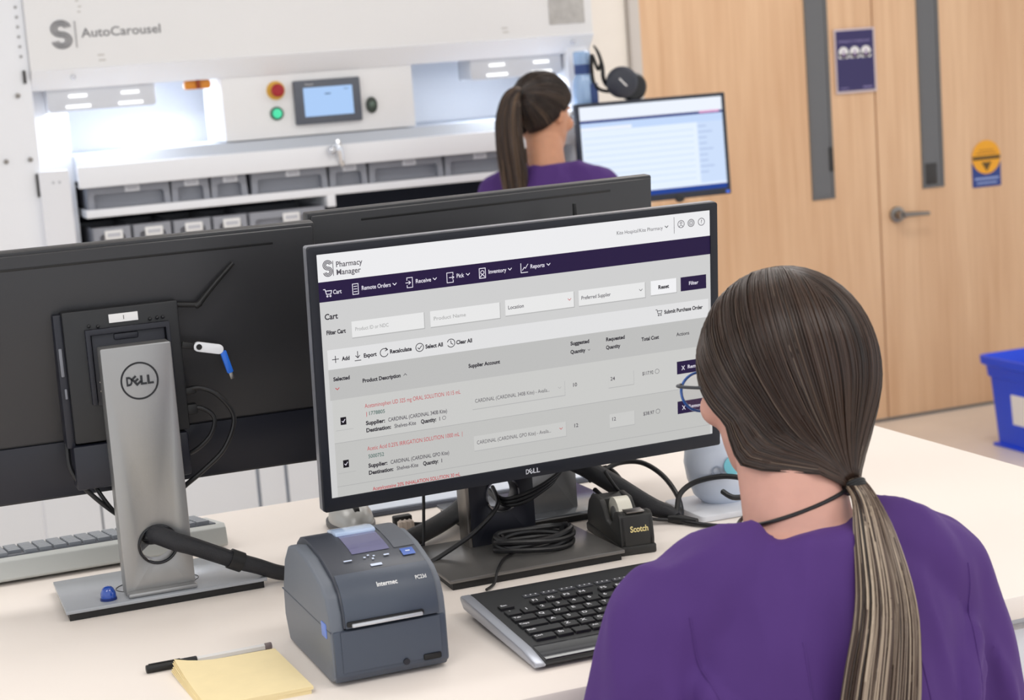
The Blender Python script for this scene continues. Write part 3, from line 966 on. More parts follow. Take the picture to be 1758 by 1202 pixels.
for j, (yy, nm_, num, sup, tail, qn) in enumerate(((189.2, 'Acetaminophen UD 325 mg ORAL SOLUTION 10.15 mL', '1778805', 'CARDINAL (CARDINAL 340B Kite)', 'CARDINAL (CARDINAL 340B Kite) - Availa...', '1'),
                                                  (242.4, 'Acetic Acid 0.25% IRRIGATION SOLUTION 1000 mL  |', '5000752', 'CARDINAL (CARDINAL GPO Kite)', 'CARDINAL (CARDINAL GPO Kite) - Availa...', '1'))):
    dy = yy - 189.2
    rect('shadow', 10.5, 32.5, 214 + dy, 214.6 + dy, 2)
    rect('black', 17, 24.2, 198.6 + dy, 208 + dy, 2)
    line('pale', [(18.8, 203.4 + dy), (20.2, 205 + dy), (22.6, 201.4 + dy)], .8)
    txt('red', nm_, 48.4, yy, 5.2, 172.6, .0)
    if j == 0:
        txt('red', '|', 49.4, 199 + dy, 4.4)
    txt('green', num, 52.3 if j == 0 else 49.1, 199 + dy, 4.6, (52.3 if j == 0 else 49.1) + 20)
    txt('ink', 'Supplier:', 48.6, 210.6 + dy, 4.8, 73, .055)
    txt('ink2', sup, 77, 210.6 + dy, 4.8, 153.6)
    txt('ink', 'Destination:', 48.4, 219.6 + dy, 4.8, 80, .055)
    txt('ink2', 'Shelves-Kite', 84.5, 219.6 + dy, 4.8, 112.5)
    txt('ink', 'Quantity:', 119, 219.2 + dy, 4.8, 139, .055)
    txt('ink2', qn, 142, 219.2 + dy, 4.8)
    if j == 0:
        ring('ink2', 149.5, 218.6, 2.2, .5)
    rect('shadow', 187.6, 314.6, 195.6 + dy, 214.6 + dy, 2)
    rect('row', 187.6, 314.0, 195 + dy, 213.6 + dy, 3)
    txt('ink2', tail, 191.2, 203.8 + dy, 4.8, 292.6, .0, 4)
    chev('ghost' if j == 0 else 'red', 307, 203 + dy, 2.0, .7, 4)
    txt('ink2', '10' if j == 0 else '12', 324.6, 202.4 + dy, 4.8, None, .02)
    rect('shadow', 376, 412.6, 195.6 + dy, 214 + dy, 2)
    rect('row', 376, 412.0, 195 + dy, 213 + dy, 3)
    txt('ink2', '24' if j == 0 else '12', 378.6, 202 + dy, 4.6, None, .02, 4)
    txt('ink2', '$117.92' if j == 0 else '$38.97', 424.6, 201.6 + dy, 4.6, 440.5)
    ring('ink2', 446.2, 201 + dy, 2.9, .5)
    rect('bar', 475.4, 520.6, 192.6 + dy, 209.4 + dy, 2)
    line('pale', [(482.6, 199 + dy), (486.6, 204.4 + dy)], .8)
    line('pale', [(486.6, 199 + dy), (482.6, 204.4 + dy)], .8)
    txt('pale', 'Remove', 491, 201.4 + dy, 4.6, 513, .02)
txt('red', 'Acetylcysteine 20% INHALATION SOLUTION 30 mL', 52.5, 293.6, 4.6, 167.4)
scr = B()
scr.box(-SW / 2, SW / 2, -SHh / 2, SHh / 2, -.004, .0001, M=F)
scr = scr.build('display', ui(UIC['page']), t, smooth=None)
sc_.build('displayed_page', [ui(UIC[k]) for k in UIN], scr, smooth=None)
# stand
col = B().prism(rrect(.741, .831, 1.006, 1.30, .002, 2), 2.147, 2.178, 'xz', holes=[circle(.787, 1.077, .0215, 36)], bev=.0015).build('stand_column', M_navy, t)
B().box(.736, .7412, 2.146, 2.18, 1.008, 1.30, .001).build('silver_edge_strip', M_steel, col)
B().lathe([(.0215, 0), (.0235, 0), (.0235, .003), (.0215, .003)], M=Matrix.Translation((.787, 2.1475, 1.077)) @ Matrix.Rotation(R(90), 4, 'X')).build('cable_ring', M_chrome, col)
B().box(.745, .827, 2.10, 2.148, 1.22, 1.285, .004).build('stand_head', M_black, t)
stand_base(t, .664, .898, 2.018, 2.195, M_based)

# ------------------------------------------------------------------ label printer
t = thing('label_printer', 'compact slate grey label printer with a front paper slot, beside the yellow notepad', 'printer', (.507, 1.85, Z0))
M_pr = mat('printer_slate', (72, 80, 94), .42, bump=.04, bscale=1500)
M_prs = mat('printer_side_grey', (104, 110, 120), .45, bump=.04, bscale=1500)
M_prd = mat('printer_top_dark', (62, 66, 76), .34, bump=.03, bscale=1500)
px0, px1 = .443, .570
prof_up = [(1.7515, 1.0625), (1.7522, 1.075), (1.7545, 1.085), (1.759, 1.0945), (1.767, 1.1035), (1.780, 1.1115), (1.80, 1.1185), (1.83, 1.1255), (1.86, 1.1295), (1.885, 1.1305), (1.905, 1.1275), (1.922, 1.118), (1.936, 1.102), (1.947, 1.080), (1.953, 1.0625)]
B().prism([(1.758, 1.004), (1.7515, 1.012), (1.7515, 1.0605), (1.953, 1.0605), (1.953, 1.012), (1.946, 1.004)], px0 + .002, px1 - .002, 'yz', bev=.002).build('base', M_pr, t)
cv = B().prism(prof_up, px0 + .014, px1 - .009, 'yz', bev=.001).build('cover', M_prd, t)
ins = [(y, z - .006 if z > 1.07 else z) for y, z in prof_up]
B().prism([(1.7535, 1.009), (1.7535, 1.060)] + [(1.7555, 1.078), (1.764, 1.096), (1.780, 1.107), (1.83, 1.1215), (1.875, 1.1262), (1.91, 1.119), (1.932, 1.099), (1.9505, 1.062), (1.9535, 1.03), (1.94, 1.002), (1.77, 1.002)],
          px0, px0 + .016, 'yz', bev=.004, seg=3).build('side_panel', M_prs, t)
B().prism([(1.7535, 1.009), (1.7535, 1.060)] + [(1.7555, 1.078), (1.764, 1.096), (1.780, 1.107), (1.83, 1.1215), (1.875, 1.1262), (1.91, 1.119), (1.932, 1.099), (1.9505, 1.062), (1.9535, 1.03), (1.94, 1.002), (1.77, 1.002)],
          px1 - .011, px1, 'yz', bev=.003).build('side_panel', M_prs, t)
B().prism([(1.7505, 1.016), (1.7495, 1.060), (1.7515, 1.060), (1.7525, 1.016)], px0 + .010, px1 - .009, 'yz').build('front_panel', M_pr, t)
B().prism([(1.7497, 1.0625), (1.7503, 1.076), (1.7530, 1.0862), (1.7577, 1.0957), (1.766, 1.1050), (1.7795, 1.1131), (1.7797, 1.1105), (1.767, 1.1030), (1.759, 1.0940), (1.7545, 1.0845), (1.753, 1.0625)], px0 + .016, px1 - .009, 'yz', bev=.0008).build('front_cover', M_pr, cv)
sl = B().prism(rrect(px0 + .017, px1 - .026, 1.0645, 1.0700, .002, 3), 1.7475, 1.752, 'xz', bev=.0006)
sl = sl.build('paper_slot', M_rubber, t)
B().box(px0 + .022, px1 - .028, 1.7452, 1.7490, 1.0640, 1.0680, .0012).build('tear_bar', mat('tear_bar_silver', (205, 208, 214), .3, metal=.4), sl)
B().box(px0 + .097, px0 + .1165, 1.7485, 1.7505, 1.014, 1.0205, .0015).build('usb_cover', M_rubber, t)
B().cyl((px0 + .078, 1.7485, 1.0165), (px0 + .078, 1.751, 1.0165), .0035, n=14).build('status_port', M_navy, t)
# latch window on the left cheek
B().prism(rrect(1.768, 1.787, 1.050, 1.066, .002, 3), px0 - .0008, px0 + .002, 'yz', bev=.0005).build('side_latch', mat('latch_blue', (96, 130, 214), .35), t)
B().box(px0 - .0004, px0 + .001, 1.7535, 1.9535, 1.0598, 1.0608).build('side_seam', M_pr, t)


def topz(y):
    return float(np.interp(y, [q[0] for q in prof_up[4:12]], [q[1] for q in prof_up[4:12]]))


def topquad(b, xa, xb, ya, yb, lift=.0006, n=6):
    ys = np.linspace(ya, yb, n)
    for a, c_ in zip(ys, ys[1:]):
        b.quad((xa, a, topz(a) + lift), (xb, a, topz(a) + lift), (xb, c_, topz(c_) + lift), (xa, c_, topz(c_) + lift))
    return b


topquad(B(), .490, .532, 1.815, 1.872).build('window', mat('smoky_violet_window', (92, 90, 132), .18, coat=.5), cv, smooth=None)
b = B()
b.prism([(1.868, topz(1.868)), (1.870, topz(1.87) + .004), (1.885, 1.1345), (1.905, 1.1305), (1.909, 1.124)], .488, .534, 'yz', bev=.0015)
b.build('clear_lip', mat('clear_blue_plastic', (176, 196, 226), .1, coat=.6), cv)
topquad(B(), .537, .560, 1.815, 1.897, .0005).build('cover_recess', mat('cover_mid_grey', (84, 88, 97), .4), cv, smooth=None)
b = B()
topquad(b, .541, .555, 1.795, 1.809, .0012, 3)
b.build('feed_button', mat('button_blue', (58, 96, 180), .35), cv, smooth=None)
b = B()
for (xx, yy, rx, ry) in ((.481, 1.801, .0045, .0012), (.500, 1.8025, .0012, .0012), (.505, 1.806, .0012, .0012), (.5105, 1.803, .0012, .0012), (.508, 1.798, .0012, .0012), (.524, 1.8015, .003, .0014), (.548, 1.802, .0025, .0012)):
    topquad(b, xx - rx, xx + rx, yy - ry, yy + ry, .0015, 2)
topquad(b, .502, .5145, 1.786, 1.790, .0009, 2)
b.build('panel_print', mat('pale_blue_print', (206, 218, 242), .4), cv, smooth=None)
sl_ = math.atan2(1.1050 - 1.0957, 1.766 - 1.7577)
Mt = Matrix.Translation((0, 1.7617, 1.1008)) @ Matrix.Rotation(sl_, 4, 'X')
b = B()
b.text('Intermec', Matrix.Translation((.499, 0, 0)) @ Mt, .0054, .0225, 'LEFT', .03)
b.text('PC23d', Matrix.Translation((.5415, 0, .0003)) @ Mt, .0045, .012, 'LEFT', .02)
b.build('maker_lettering', M_paper, cv)

# ------------------------------------------------------------------ keyboards
M_key = mat('key_black', (25, 26, 29), .35)
M_keyprint = mat('key_print', (215, 216, 222), .5)
t = thing('keyboard', 'black wireless keyboard with a silver left edge, under the lit monitor', 'keyboard', (.87, 1.8, Z0))
kx0, kx1, ky0, ky1 = .640, 1.085, 1.686, 1.915


def kz(y):
    return 1.0135 + (y - 1.72) * .062


body = [(ky0 + .004, 1.0035), (ky0, 1.006), (ky0 + .006, 1.0095), (1.725, kz(1.725)), (1.90, kz(1.90)), (ky1 - .003, kz(1.905) + .0005), (ky1, 1.020), (ky1 - .004, 1.0105)]
B().prism(body, kx0 + .012, kx1 - .012, 'yz', bev=.0012).build('body', M_black, t)
for xa, xb, xs in ((kx0, kx0 + .0125, 1), (kx1 - .0125, kx1, -1)):
    edge = [(1.690, 1.0025), (1.684, 1.0055), (1.69, 1.0085), (1.725, 1.0145), (1.90, kz(1.90) + .001), (1.913, 1.0255), (1.916, 1.021), (1.905, 1.011)]
    B().prism(edge, xa, xb, 'yz', bev=.002).build('side_rail', mat('rail_silver', (176, 180, 190), .3, metal=.5), t)
B().prism([(1.690, 1.0105), (1.727, kz(1.727) + .0006), (1.727, kz(1.727) - .002), (1.69, 1.006)], kx0 + .014, kx1 - .014, 'yz', bev=.0006).build('palm_rest', mat('gloss_palm_rest', (34, 34, 38), .12, coat=.4), t)
B().box(kx0 + .02, kx0 + .05, 1.89, 1.905, 1.0, 1.012).build('foot', M_rubber, t)
B().box(kx0 + .02, kx0 + .06, 1.70, 1.712, 1.0, 1.005).build('foot', M_rubber, t)
B().box(kx1 - .06, kx1 - .02, 1.70, 1.712, 1.0, 1.005).build('foot', M_rubber, t)
rowsk = [(1.7330, .0150, [(0, 1.35, 'Ctrl'), (1.35, 1.05, 'fn'), (2.4, 1.05, '\u25cf'), (3.45, 1.05, 'Alt'), (4.5, 5.4, ''), (9.9, 1.05, 'Alt'), (10.95, 1.05, 'fn'), (12, 1.05, 'Ctrl'), (13.05, 1.95, ''), (15.4, 1, '<'), (16.4, 1, 'v'), (17.4, 1, '>')]),
         (1.7505, .0158, [(0, 2.2, 'Shift')] + [(2.2 + i, 1, c) for i, c in enumerate('ZXCVBNM,./')] + [(12.2, 2.8, 'Shift'), (16.4, 1, '^')]),
         (1.7690, .0158, [(0, 1.75, 'Caps')] + [(1.75 + i, 1, c) for i, c in enumerate("ASDFGHJKL;'")] + [(12.75, 2.25, 'Enter')]),
         (1.7875, .0158, [(0, 1.5, 'Tab')] + [(1.5 + i, 1, c) for i, c in enumerate('QWERTYUIOP[]')] + [(13.5, 1.5, '\\'), (15.4, 1, 'Del'), (16.4, 1, 'End'), (17.4, 1, 'Pg')]),
         (1.8060, .0158, [(i, 1, c) for i, c in enumerate('`1234567890-=')] + [(13, 2, 'Back'), (15.4, 1, 'Ins'), (16.4, 1, 'Hm'), (17.4, 1, 'Pg')]),
         (1.8270, .0120, [(0, 1, 'Esc')] + [(2 + i + (i // 4) * .4, 1, 'F%d' % (i + 1)) for i in range(12)] + [(15.4, 1, 'Prt'), (16.4, 1, 'Scr'), (17.4, 1, 'Brk')])]
KU = .0193
kb_x = kx0 + .022
kmesh = {}
# rows run from the hands (front) to the screen (back)
for ri, (ky, kd, ks_) in enumerate(rowsk):
    ky = ky + .004 + ri * .0022
    for (ux, uw, s) in ks_:
        xa, xb = kb_x + ux * KU + .0012, kb_x + (ux + uw) * KU - .0012
        if xb > kx1 - .014:
            continue
        za = kz(ky)
        kk = (round(uw, 2), kd, ri)
        b = B()
        zz0, zz1 = kz(ky), kz(ky + kd)
        b.prism([(ky, zz0 - .001), (ky + .0008, zz0 + .0032), (ky + kd - .0012, zz1 + .0030), (ky + kd, zz1 - .001)], xa, xb, 'yz', bev=.0005, seg=1)
        if s and ri != 0 or s in ('Ctrl', 'Alt', 'fn'):
            b.mi = 1
            Mk = Matrix.Translation(((xa + min(xa + .012, xb)) / 2, ky + kd * .58, (zz0 + zz1) / 2 + .00345)) @ Matrix.Rotation(math.atan(.062), 4, 'X')
            b.text(s, Mk, .0056 if len(s) < 3 else .0040, None, 'CENTER', .045)
        b.build('key', [M_key, M_keyprint], t, smooth=None)
for i in range(9):
    xa = kb_x + .040 + i * .0225
    B().box(xa, xa + .019, 1.868, 1.8765, kz(1.872) - .001, kz(1.872) + .0016, .0006, 1).build('media_key', mat('media_key_grey', (66, 68, 74), .4), t)
    b = B()
    b.text('|||', Matrix.Translation((xa + .0095, 1.8725, kz(1.872) + .0018)) @ Matrix.Rotation(math.atan(.062), 4, 'X'), .002, .014, 'CENTER')
    b.build('media_print', M_keyprint, t)

t = thing('keyboard', 'pale grey desktop keyboard lying behind the silver monitor stand', 'keyboard', (.26, 2.47, Z0))
M_kg = mat('keyboard_pale_grey', (200, 203, 200), .45)
kx0, kx1 = .02, .475
B().prism([(2.402, 1.004), (2.398, 1.008), (2.404, 1.030), (2.412, 1.0345), (2.535, 1.016), (2.545, 1.012), (2.545, 1.004)], kx0, kx1, 'yz', bev=.0015).build('body', M_kg, t)
B().prism([(2.412, 1.0340), (2.413, 1.0356), (2.533, 1.0182), (2.533, 1.0165)], kx0 + .012, kx1 - .012, 'yz').build('key_bed', mat('key_bed_dark', (92, 96, 104), .5), t)
B().box(kx0 + .02, kx0 + .05, 2.41, 2.42, 1.0, 1.006).build('foot', M_rubber, t)
B().box(kx1 - .05, kx1 - .02, 2.41, 2.42, 1.0, 1.006).build('foot', M_rubber, t)
B().box(kx0 + .02, kx1 - .02, 2.52, 2.53, 1.0, 1.006).build('foot', M_rubber, t)
M_kl = mat('key_mid_grey', (150, 155, 162), .5)
for ri in range(6):
    yy = 2.418 + ri * .0193
    for ci in range(22):
        if ci in (4, 8) and ri == 0:
            continue
        if ci in (4, 8) and ri > 0 and ci == 4:
            continue
        xa = kx0 + .014 + ci * .0193
        z0_ = 1.0352 - (yy - 2.413) * .145
        z1_ = 1.0352 - (yy + .016 - 2.413) * .145
        B().prism([(yy, z0_ - .001), (yy + .001, z0_ + .005), (yy + .015, z1_ + .005), (yy + .0165, z1_ - .001)], xa, xa + .0165, 'yz', bev=.0007, seg=1).build('key', M_kl, t, smooth=None)

# ------------------------------------------------------------------ small desk things
t = thing('mouse', 'grey optical mouse with a dark scroll wheel, behind the label printer', 'mouse', (.662, 2.43, Z0))
b = B()
skin_rings(b, [[(.653 + q[0] * f, 2.41 + q[1] * f + sh_, 1.0 + z) for q in [(.030 * math.cos(a) * (1 - .1 * math.sin(a)), .053 * math.sin(a)) for a in np.linspace(0, 2 * math.pi, 33)[:-1]]]
               for f, z, sh_ in ((.92, 0, 0), (1, .004, 0), (1.0, .012, 0), (.93, .022, .001), (.78, .031, .002), (.52, .036, .003), (.2, .038, .004))])
b.build('shell', mat('mouse_grey', (168, 168, 166), .35, metal=.3), t)
B().cyl((.649, 2.378, 1.0285), (.657, 2.378, 1.0285), .0085, n=20, bev=.001).build('scroll_wheel', M_rubber, t)
skin_rings(B(), [[(.653 + q[0] * f, 2.41 + q[1] * f, 1.0 + z) for q in [(.0325 * math.cos(a), .056 * math.sin(a)) for a in np.linspace(0, 2 * math.pi, 33)[:-1]]] for f, z in ((.93, .0003), (1, .003), (1, .009), (.96, .010))]).build('side_grip', mat('mouse_dark_grey', (70, 70, 72), .5), t)

t = thing('tray', 'pale glossy tray with a dark front edge, lying under the middle monitor', 'tray', (.86, 2.52, Z0))
B().prism([(.690, 2.444), (1.05, 2.444), (1.06, 2.60), (.672, 2.60)], 1.007, 1.010, 'xy', bev=.001).build('tray_top', mat('tray_pale_blue', (222, 230, 244), .25, coat=.3), t)
B().prism([(.694, 2.440), (1.046, 2.440), (1.052, 2.596), (.68, 2.596)], 1.0003, 1.007, 'xy', bev=.001).build('tray_base', mat('tray_dark_edge', (88, 92, 104), .5), t)

t = thing('cable_plug', 'black and beige plug on a thin cable lying behind the label printer', 'plug', (.71, 2.34, Z0))
Mx = Matrix.Translation((.712, 2.335, 1.0085)) @ Matrix.Rotation(R(-8), 4, 'Z')
b = B().box(-.012, .010, -.007, .007, -.007, .006, .002, M=Mx)
for k in range(3):
    b.box(-.009 + k * .0065, -.006 + k * .0065, -.0076, .0076, -.0076, .0068, .001, M=Mx)
b.build('strain_relief', mat('plug_beige', (186, 172, 160), .5), t)
B().box(-.014, .012, -.005, .009, -.002, .012, .002, M=Matrix.Translation((.716, 2.362, 1.004))).build('connector', M_rubber, t)
B().tube([(.722, 2.334, 1.0085), (.745, 2.33, 1.006), (.79, 2.335, 1.004), (.85, 2.35, 1.004)], .0028, 8).build('cable', M_cable, t)

# blue glossy cap on the left stand base
t = thing('blue_cap', 'small glossy blue domed cap on the silver monitor base', 'cap', (.281, 2.197, 1.0135))
B().lathe([(0, .0), (.0092, 0), (.0096, .004), (.0092, .009), (.007, .014), (.004, .0165), (0, .0172)], M=Matrix.Translation((.281, 2.197, 1.0137))).build('dome', mat('cap_blue', (28, 74, 170), .12, coat=.8), t)
B().lathe([(.0088, 0), (.0104, 0), (.0104, .003), (.0088, .003)], M=Matrix.Translation((.281, 2.197, 1.0136))).build('rim', mat('cap_dark_blue', (16, 40, 110), .2), t)

# pen and note pad
t = thing('pen', 'clear ballpoint pen with a black cap tucked under the yellow notepad', 'pen', (.345, 1.915, Z0))
pa, pb = Vector((.277, 1.922, 1.0048)), Vector((.418, 1.9245, 1.0048))
B().cyl(pa, pa.lerp(pb, .40), .0046, n=12, bev=.001).build('pen_cap', M_rubber, t)
B().cyl(pa.lerp(pb, .40), pa.lerp(pb, .97), .0038, n=6).build('barrel', mat('clear_barrel', (226, 224, 222), .15), t)
B().cyl(pa.lerp(pb, .42), pa.lerp(pb, .9), .0012, n=8).build('ink_refill', mat('ink_grey', (150, 150, 156), .5), t)
B().cyl(pa.lerp(pb, .94), pb, .0040, n=12, bev=.001).build('end_plug', mat('end_plug_brown_grey', (120, 108, 108), .5), t)
B().box(.28, .315, 1.921, 1.9235, 1.0090, 1.0102, .0006).build('clip', M_rubber, t)

t = thing('notepad', 'pale yellow pad of sticky notes with a lifted corner, near the table edge', 'notepad', (.37, 1.83, Z0))
M_note = mat('note_yellow', (248, 229, 180), .75, noise=.02, nscale=60)
sheets = 7
for k in range(sheets):
    dx, ang = (k - 3) * .0006, R(-1.5 + .35 * ((k * 5) % 4))
    b = B()
    n = 8
    z_ = 1.0008 + k * .0011
    g2 = {}
    for i in range(n + 1):
        for j in range(n + 1):
            u_, v_ = i / n, j / n
            x = .307 + u_ * .111 + v_ * -.002
            y = 1.757 + v_ * .148
            lift = max(0, (.45 - u_)) ** 2 * max(0, v_ - .35) ** 1.5 * .055 * (.4 + k / 6)
            g2[i, j] = b.bm.verts.new((x + dx + math.sin(ang) * (y - 1.83), y + math.sin(ang) * (x - .36), z_ + lift))
    for i in range(n):
        for j in range(n):
            b.bm.faces.new((g2[i, j], g2[i + 1, j], g2[i + 1, j + 1], g2[i, j + 1]))
    ex = bmesh.ops.extrude_face_region(b.bm, geom=b.bm.faces[:])
    bmesh.ops.translate(b.bm, vec=(0, 0, -.0009), verts=[v for v in ex['geom'] if isinstance(v, bmesh.types.BMVert)])
    bmesh.ops.recalc_face_normals(b.bm, faces=b.bm.faces)
    b.build('sheet', M_note, t)

# tape dispenser
t = thing('tape_dispenser', 'black desk tape dispenser with a white roll, beside the monitor base', 'tape dispenser', (.925, 2.10, Z0))
Mx = Matrix.Translation((.9235, 2.032, 1.0)) @ Matrix.Rotation(R(-7), 4, 'Z')
side = [(.002, .002), (.0, .020), (.004, .050), (.010, .054), (.024, .053), (.034, .040), (.046, .031), (.062, .033), (.074, .046), (.086, .0555), (.120, .0565), (.138, .045), (.148, .028), (.150, .002)]
wl = .0225
b = B()
b.prism(side, -wl, -wl + .008, 'yz', bev=.002, M=Mx).prism(side, wl - .008, wl, 'yz', bev=.002, M=Mx)
b.prism([(.002, .002), (0, .02), (.004, .050), (.010, .0535), (.024, .0525), (.030, .038), (.034, .018), (.034, .002)], -wl + .002, wl - .002, 'yz', bev=.001, M=Mx)
b.prism([(.03, .002), (.03, .012), (.10, .012), (.100, .052), (.118, .056), (.137, .0445), (.147, .0275), (.149, .002)], -wl + .002, wl - .002, 'yz', bev=.001, M=Mx)
b.build('body', mat('dispenser_black', (42, 42, 41), .5), t)
B().box(-wl - .0015, wl + .0015, -.0015, .152, 0, .012, .0025, M=Mx).build('weighted_base', mat('dispenser_black', (42, 42, 41), .5), t)
rl = B().lathe([(.013, -.0095), (.0245, -.0095), (.0245, .0095), (.013, .0095), (.013, -.0095)], 36, M=Mx @ Matrix.Translation((0, .066, .037)) @ Matrix.Rotation(R(90), 4, 'Y')).build('tape_roll', mat('tape_cream', (226, 222, 208), .45), t)
B().lathe([(0, -.0105), (.0128, -.0105), (.0128, .0105), (0, .0105)], 24, M=Mx @ Matrix.Translation((0, .066, .037)) @ Matrix.Rotation(R(90), 4, 'Y')).build('reel_hub', mat('hub_grey', (120, 120, 118), .5), t)
B().box(-.012, .012, .004, .022, .0535, .0555, .0006, M=Mx).build('cutter', M_steel, t)
b = B()
b.text('Scotch', Mx @ Matrix.Translation((.003, -.0006 + .002, .0325)) @ Matrix.Rotation(R(90 - 7.6), 4, 'X'), .0075, .024, 'CENTER', .04)
b.build('maker_lettering', mat('gold_print', (232, 214, 150), .4), t)

# white desk scanner
t = thing('desk_scanner', 'white rounded desk scanner on a flat square base, beside the seated person', 'scanner', (1.125, 2.2, Z0))
B().prism(rrect(1.058, 1.175, 2.118, 2.235, .008), 1.0002, 1.009, 'xy', bev=.002).build('base_plate', mat('scanner_base_white', (224, 226, 232), .4), t)
hd = B().lathe([(0, .0), (.030, 0), (.042, .012), (.050, .034), (.0535, .058), (.050, .082), (.040, .100), (.022, .112), (0, .116)], 32, M=Matrix.Translation((1.128, 2.188, 1.009)) @ Matrix.Diagonal((1, .85, 1, 1))).build('head', mat('scanner_pale_blue', (212, 221, 236), .3, coat=.3), t)
Mx = Matrix.Translation((1.1005, 2.1485, 1.060)) @ Matrix.Rotation(R(-34), 4, 'Z') @ Matrix.Rotation(R(86), 4, 'X')
B().lathe([(.0052, 0), (.0075, 0), (.0075, .0015), (.0052, .0015)], 24, M=Mx).build('button_ring', mat('button_ring_grey', (150, 160, 178), .4), hd)
Mx2 = Matrix.Translation((1.121, 2.1425, 1.066)) @ Matrix.Rotation(R(0), 4, 'Z') @ Matrix.Rotation(R(88), 4, 'X')
B().lathe([(0, 0), (.013, 0), (.013, .0012), (0, .0012)], 24, M=Mx2).build('teal_patch', mat('teal_print', (120, 198, 214), .4), hd)

# ------------------------------------------------------------------ cables
def cable(name, label, pts, rad, m=M_cable, n=10, group=None, flat=None, cat='cable'):
    b = B()
    if isinstance(pts[0][0], (tuple, list)):
        for q in pts:
            b.tube(q, rad, n, flat=flat)
    else:
        b.tube(pts, rad, n, flat=flat)
    o = b.build(name, m)
    o['label'] = label
    o['category'] = cat
    if group:
        o['group'] = group
    return o


t = thing('cable_bundle', 'black sleeved cable bundle from the silver stand hole to the label printer', 'cable', (.345, 2.2, 1.07))
B().tube([(.330, 2.30, 1.045), (.338, 2.235, 1.075), (.345, 2.197, 1.086), (.367, 2.181, 1.076), (.388, 2.178, 1.067), (.437, 2.178, 1.0415), (.465, 2.18, 1.0285), (.498, 2.185, 1.0125), (.53, 2.19, 1.009), (.56, 2.16, 1.009)], [.011, .0115, .0125, .0115, .0112, .0105, .010, .0095, .009, .009], 14).build('sleeve', M_sleeve, t)
Mx = Matrix.Translation((.4385, 2.178, 1.0408)) @ Matrix.Rotation(R(28), 4, 'Y')
B().lathe([(.0105, -.0085), (.0128, -.0085), (.0128, .0085), (.0105, .0085)], 18, M=Mx @ Matrix.Rotation(R(90), 4, 'Y')).build('strap', M_rubber, t)
b = B()
for k in range(6):
    a = k * 1.05
    b.tube([(.335 + .004 * math.cos(a), 2.24, 1.082 + .008 * math.sin(a)), (.34 + .008 * math.cos(a), 2.20, 1.083 + .007 * math.sin(a)), (.352 + .004 * math.cos(a), 2.188, 1.083 + .006 * math.sin(a)), (.372, 2.18, 1.073 + .004 * math.sin(a))], .0035, 8)
b.build('loose_wires', M_cable, t)
# cables leaving the thin client
vc = cable('video_cable', 'thick black cable looping down from the right side of the mini computer', [(.408, 2.238, 1.252), (.425, 2.232, 1.255), (.447, 2.228, 1.243), (.4645, 2.228, 1.212), (.449, 2.228, 1.175), (.42, 2.23, 1.15), (.392, 2.235, 1.13), (.36, 2.25, 1.10), (.345, 2.245, 1.08)], .0032)
B().box(.405, .421, 2.232, 2.246, 1.2475, 1.2565, .002).build('connector', M_rubber, vc)
pc = cable('power_cable', 'short black cable bending under the mini computer beside the silver stand', [(.408, 2.24, 1.228), (.425, 2.234, 1.229), (.440, 2.232, 1.215), (.435, 2.232, 1.195), (.42, 2.234, 1.18), (.406, 2.238, 1.172)], .003)
B().box(.405, .421, 2.232, 2.246, 1.222, 1.235, .002).build('connector', M_rubber, pc)
cable('network_cable', 'black cable hanging from the left side of the mini computer to behind the stand', [(.258, 2.245, 1.205), (.257, 2.238, 1.18), (.263, 2.235, 1.162), (.280, 2.235, 1.138), (.306, 2.24, 1.110), (.33, 2.25, 1.09), (.345, 2.25, 1.08)], .003)
cable('power_cable', 'thin black cable dropping from under the mini computer to behind the stand', [(.285, 2.245, 1.148), (.289, 2.24, 1.14), (.300, 2.238, 1.12), (.315, 2.242, 1.10), (.338, 2.25, 1.082)], .0026)
# behind and through the navy stand
t = thing('cable_bundle', 'thick black sleeved cable bundle lying between the label printer and the navy stand', 'cable', (.75, 2.28, Z0))
B().tube([(.60, 2.19, 1.013), (.65, 2.215, 1.014), (.688, 2.235, 1.016), (.745, 2.276, 1.020), (.79, 2.31, 1.030), (.83, 2.325, 1.06), (.87, 2.315, 1.09), (.888, 2.29, 1.095)], .013, 14).build('sleeve', M_sleeve, t)
cable('thin_wire', 'thin black wire hanging straight down behind the lit monitor', [(.698, 2.2, 1.20), (.698, 2.2, 1.10), (.694, 2.2, 1.04), (.690, 2.20, 1.004), (.70, 2.235, 1.003)], .0022)
b = []
for k in range(3):
    o_ = (k - 1) * .0052
    b.append([(.788, 2.20, 1.072 + o_ * .3), (.786, 2.165, 1.069 + o_ * .6), (.788, 2.135, 1.069 + o_ * .8), (.806 + o_ * .4, 2.118, 1.075 + o_ * 1.1), (.828 + o_, 2.112, 1.085 + o_ * 1.2), (.855 + o_, 2.115, 1.100 + o_), (.873 + o_ * 2, 2.13, 1.122), (.87 + o_ * 2, 2.16, 1.15)])
cable('stand_cables', 'tangle of thin black cables looping out of the hole in the navy stand', b, .0026)
cable('printer_cord', 'thin black cord running from the navy stand hole down to the label printer', [(.79, 2.19, 1.078), (.778, 2.14, 1.070), (.762, 2.122, 1.060), (.742, 2.12, 1.045), (.724, 2.12, 1.034), (.686, 2.12, 1.0165), (.63, 2.09, 1.006), (.58, 2.0, 1.004), (.565, 1.957, 1.010)], .0030)
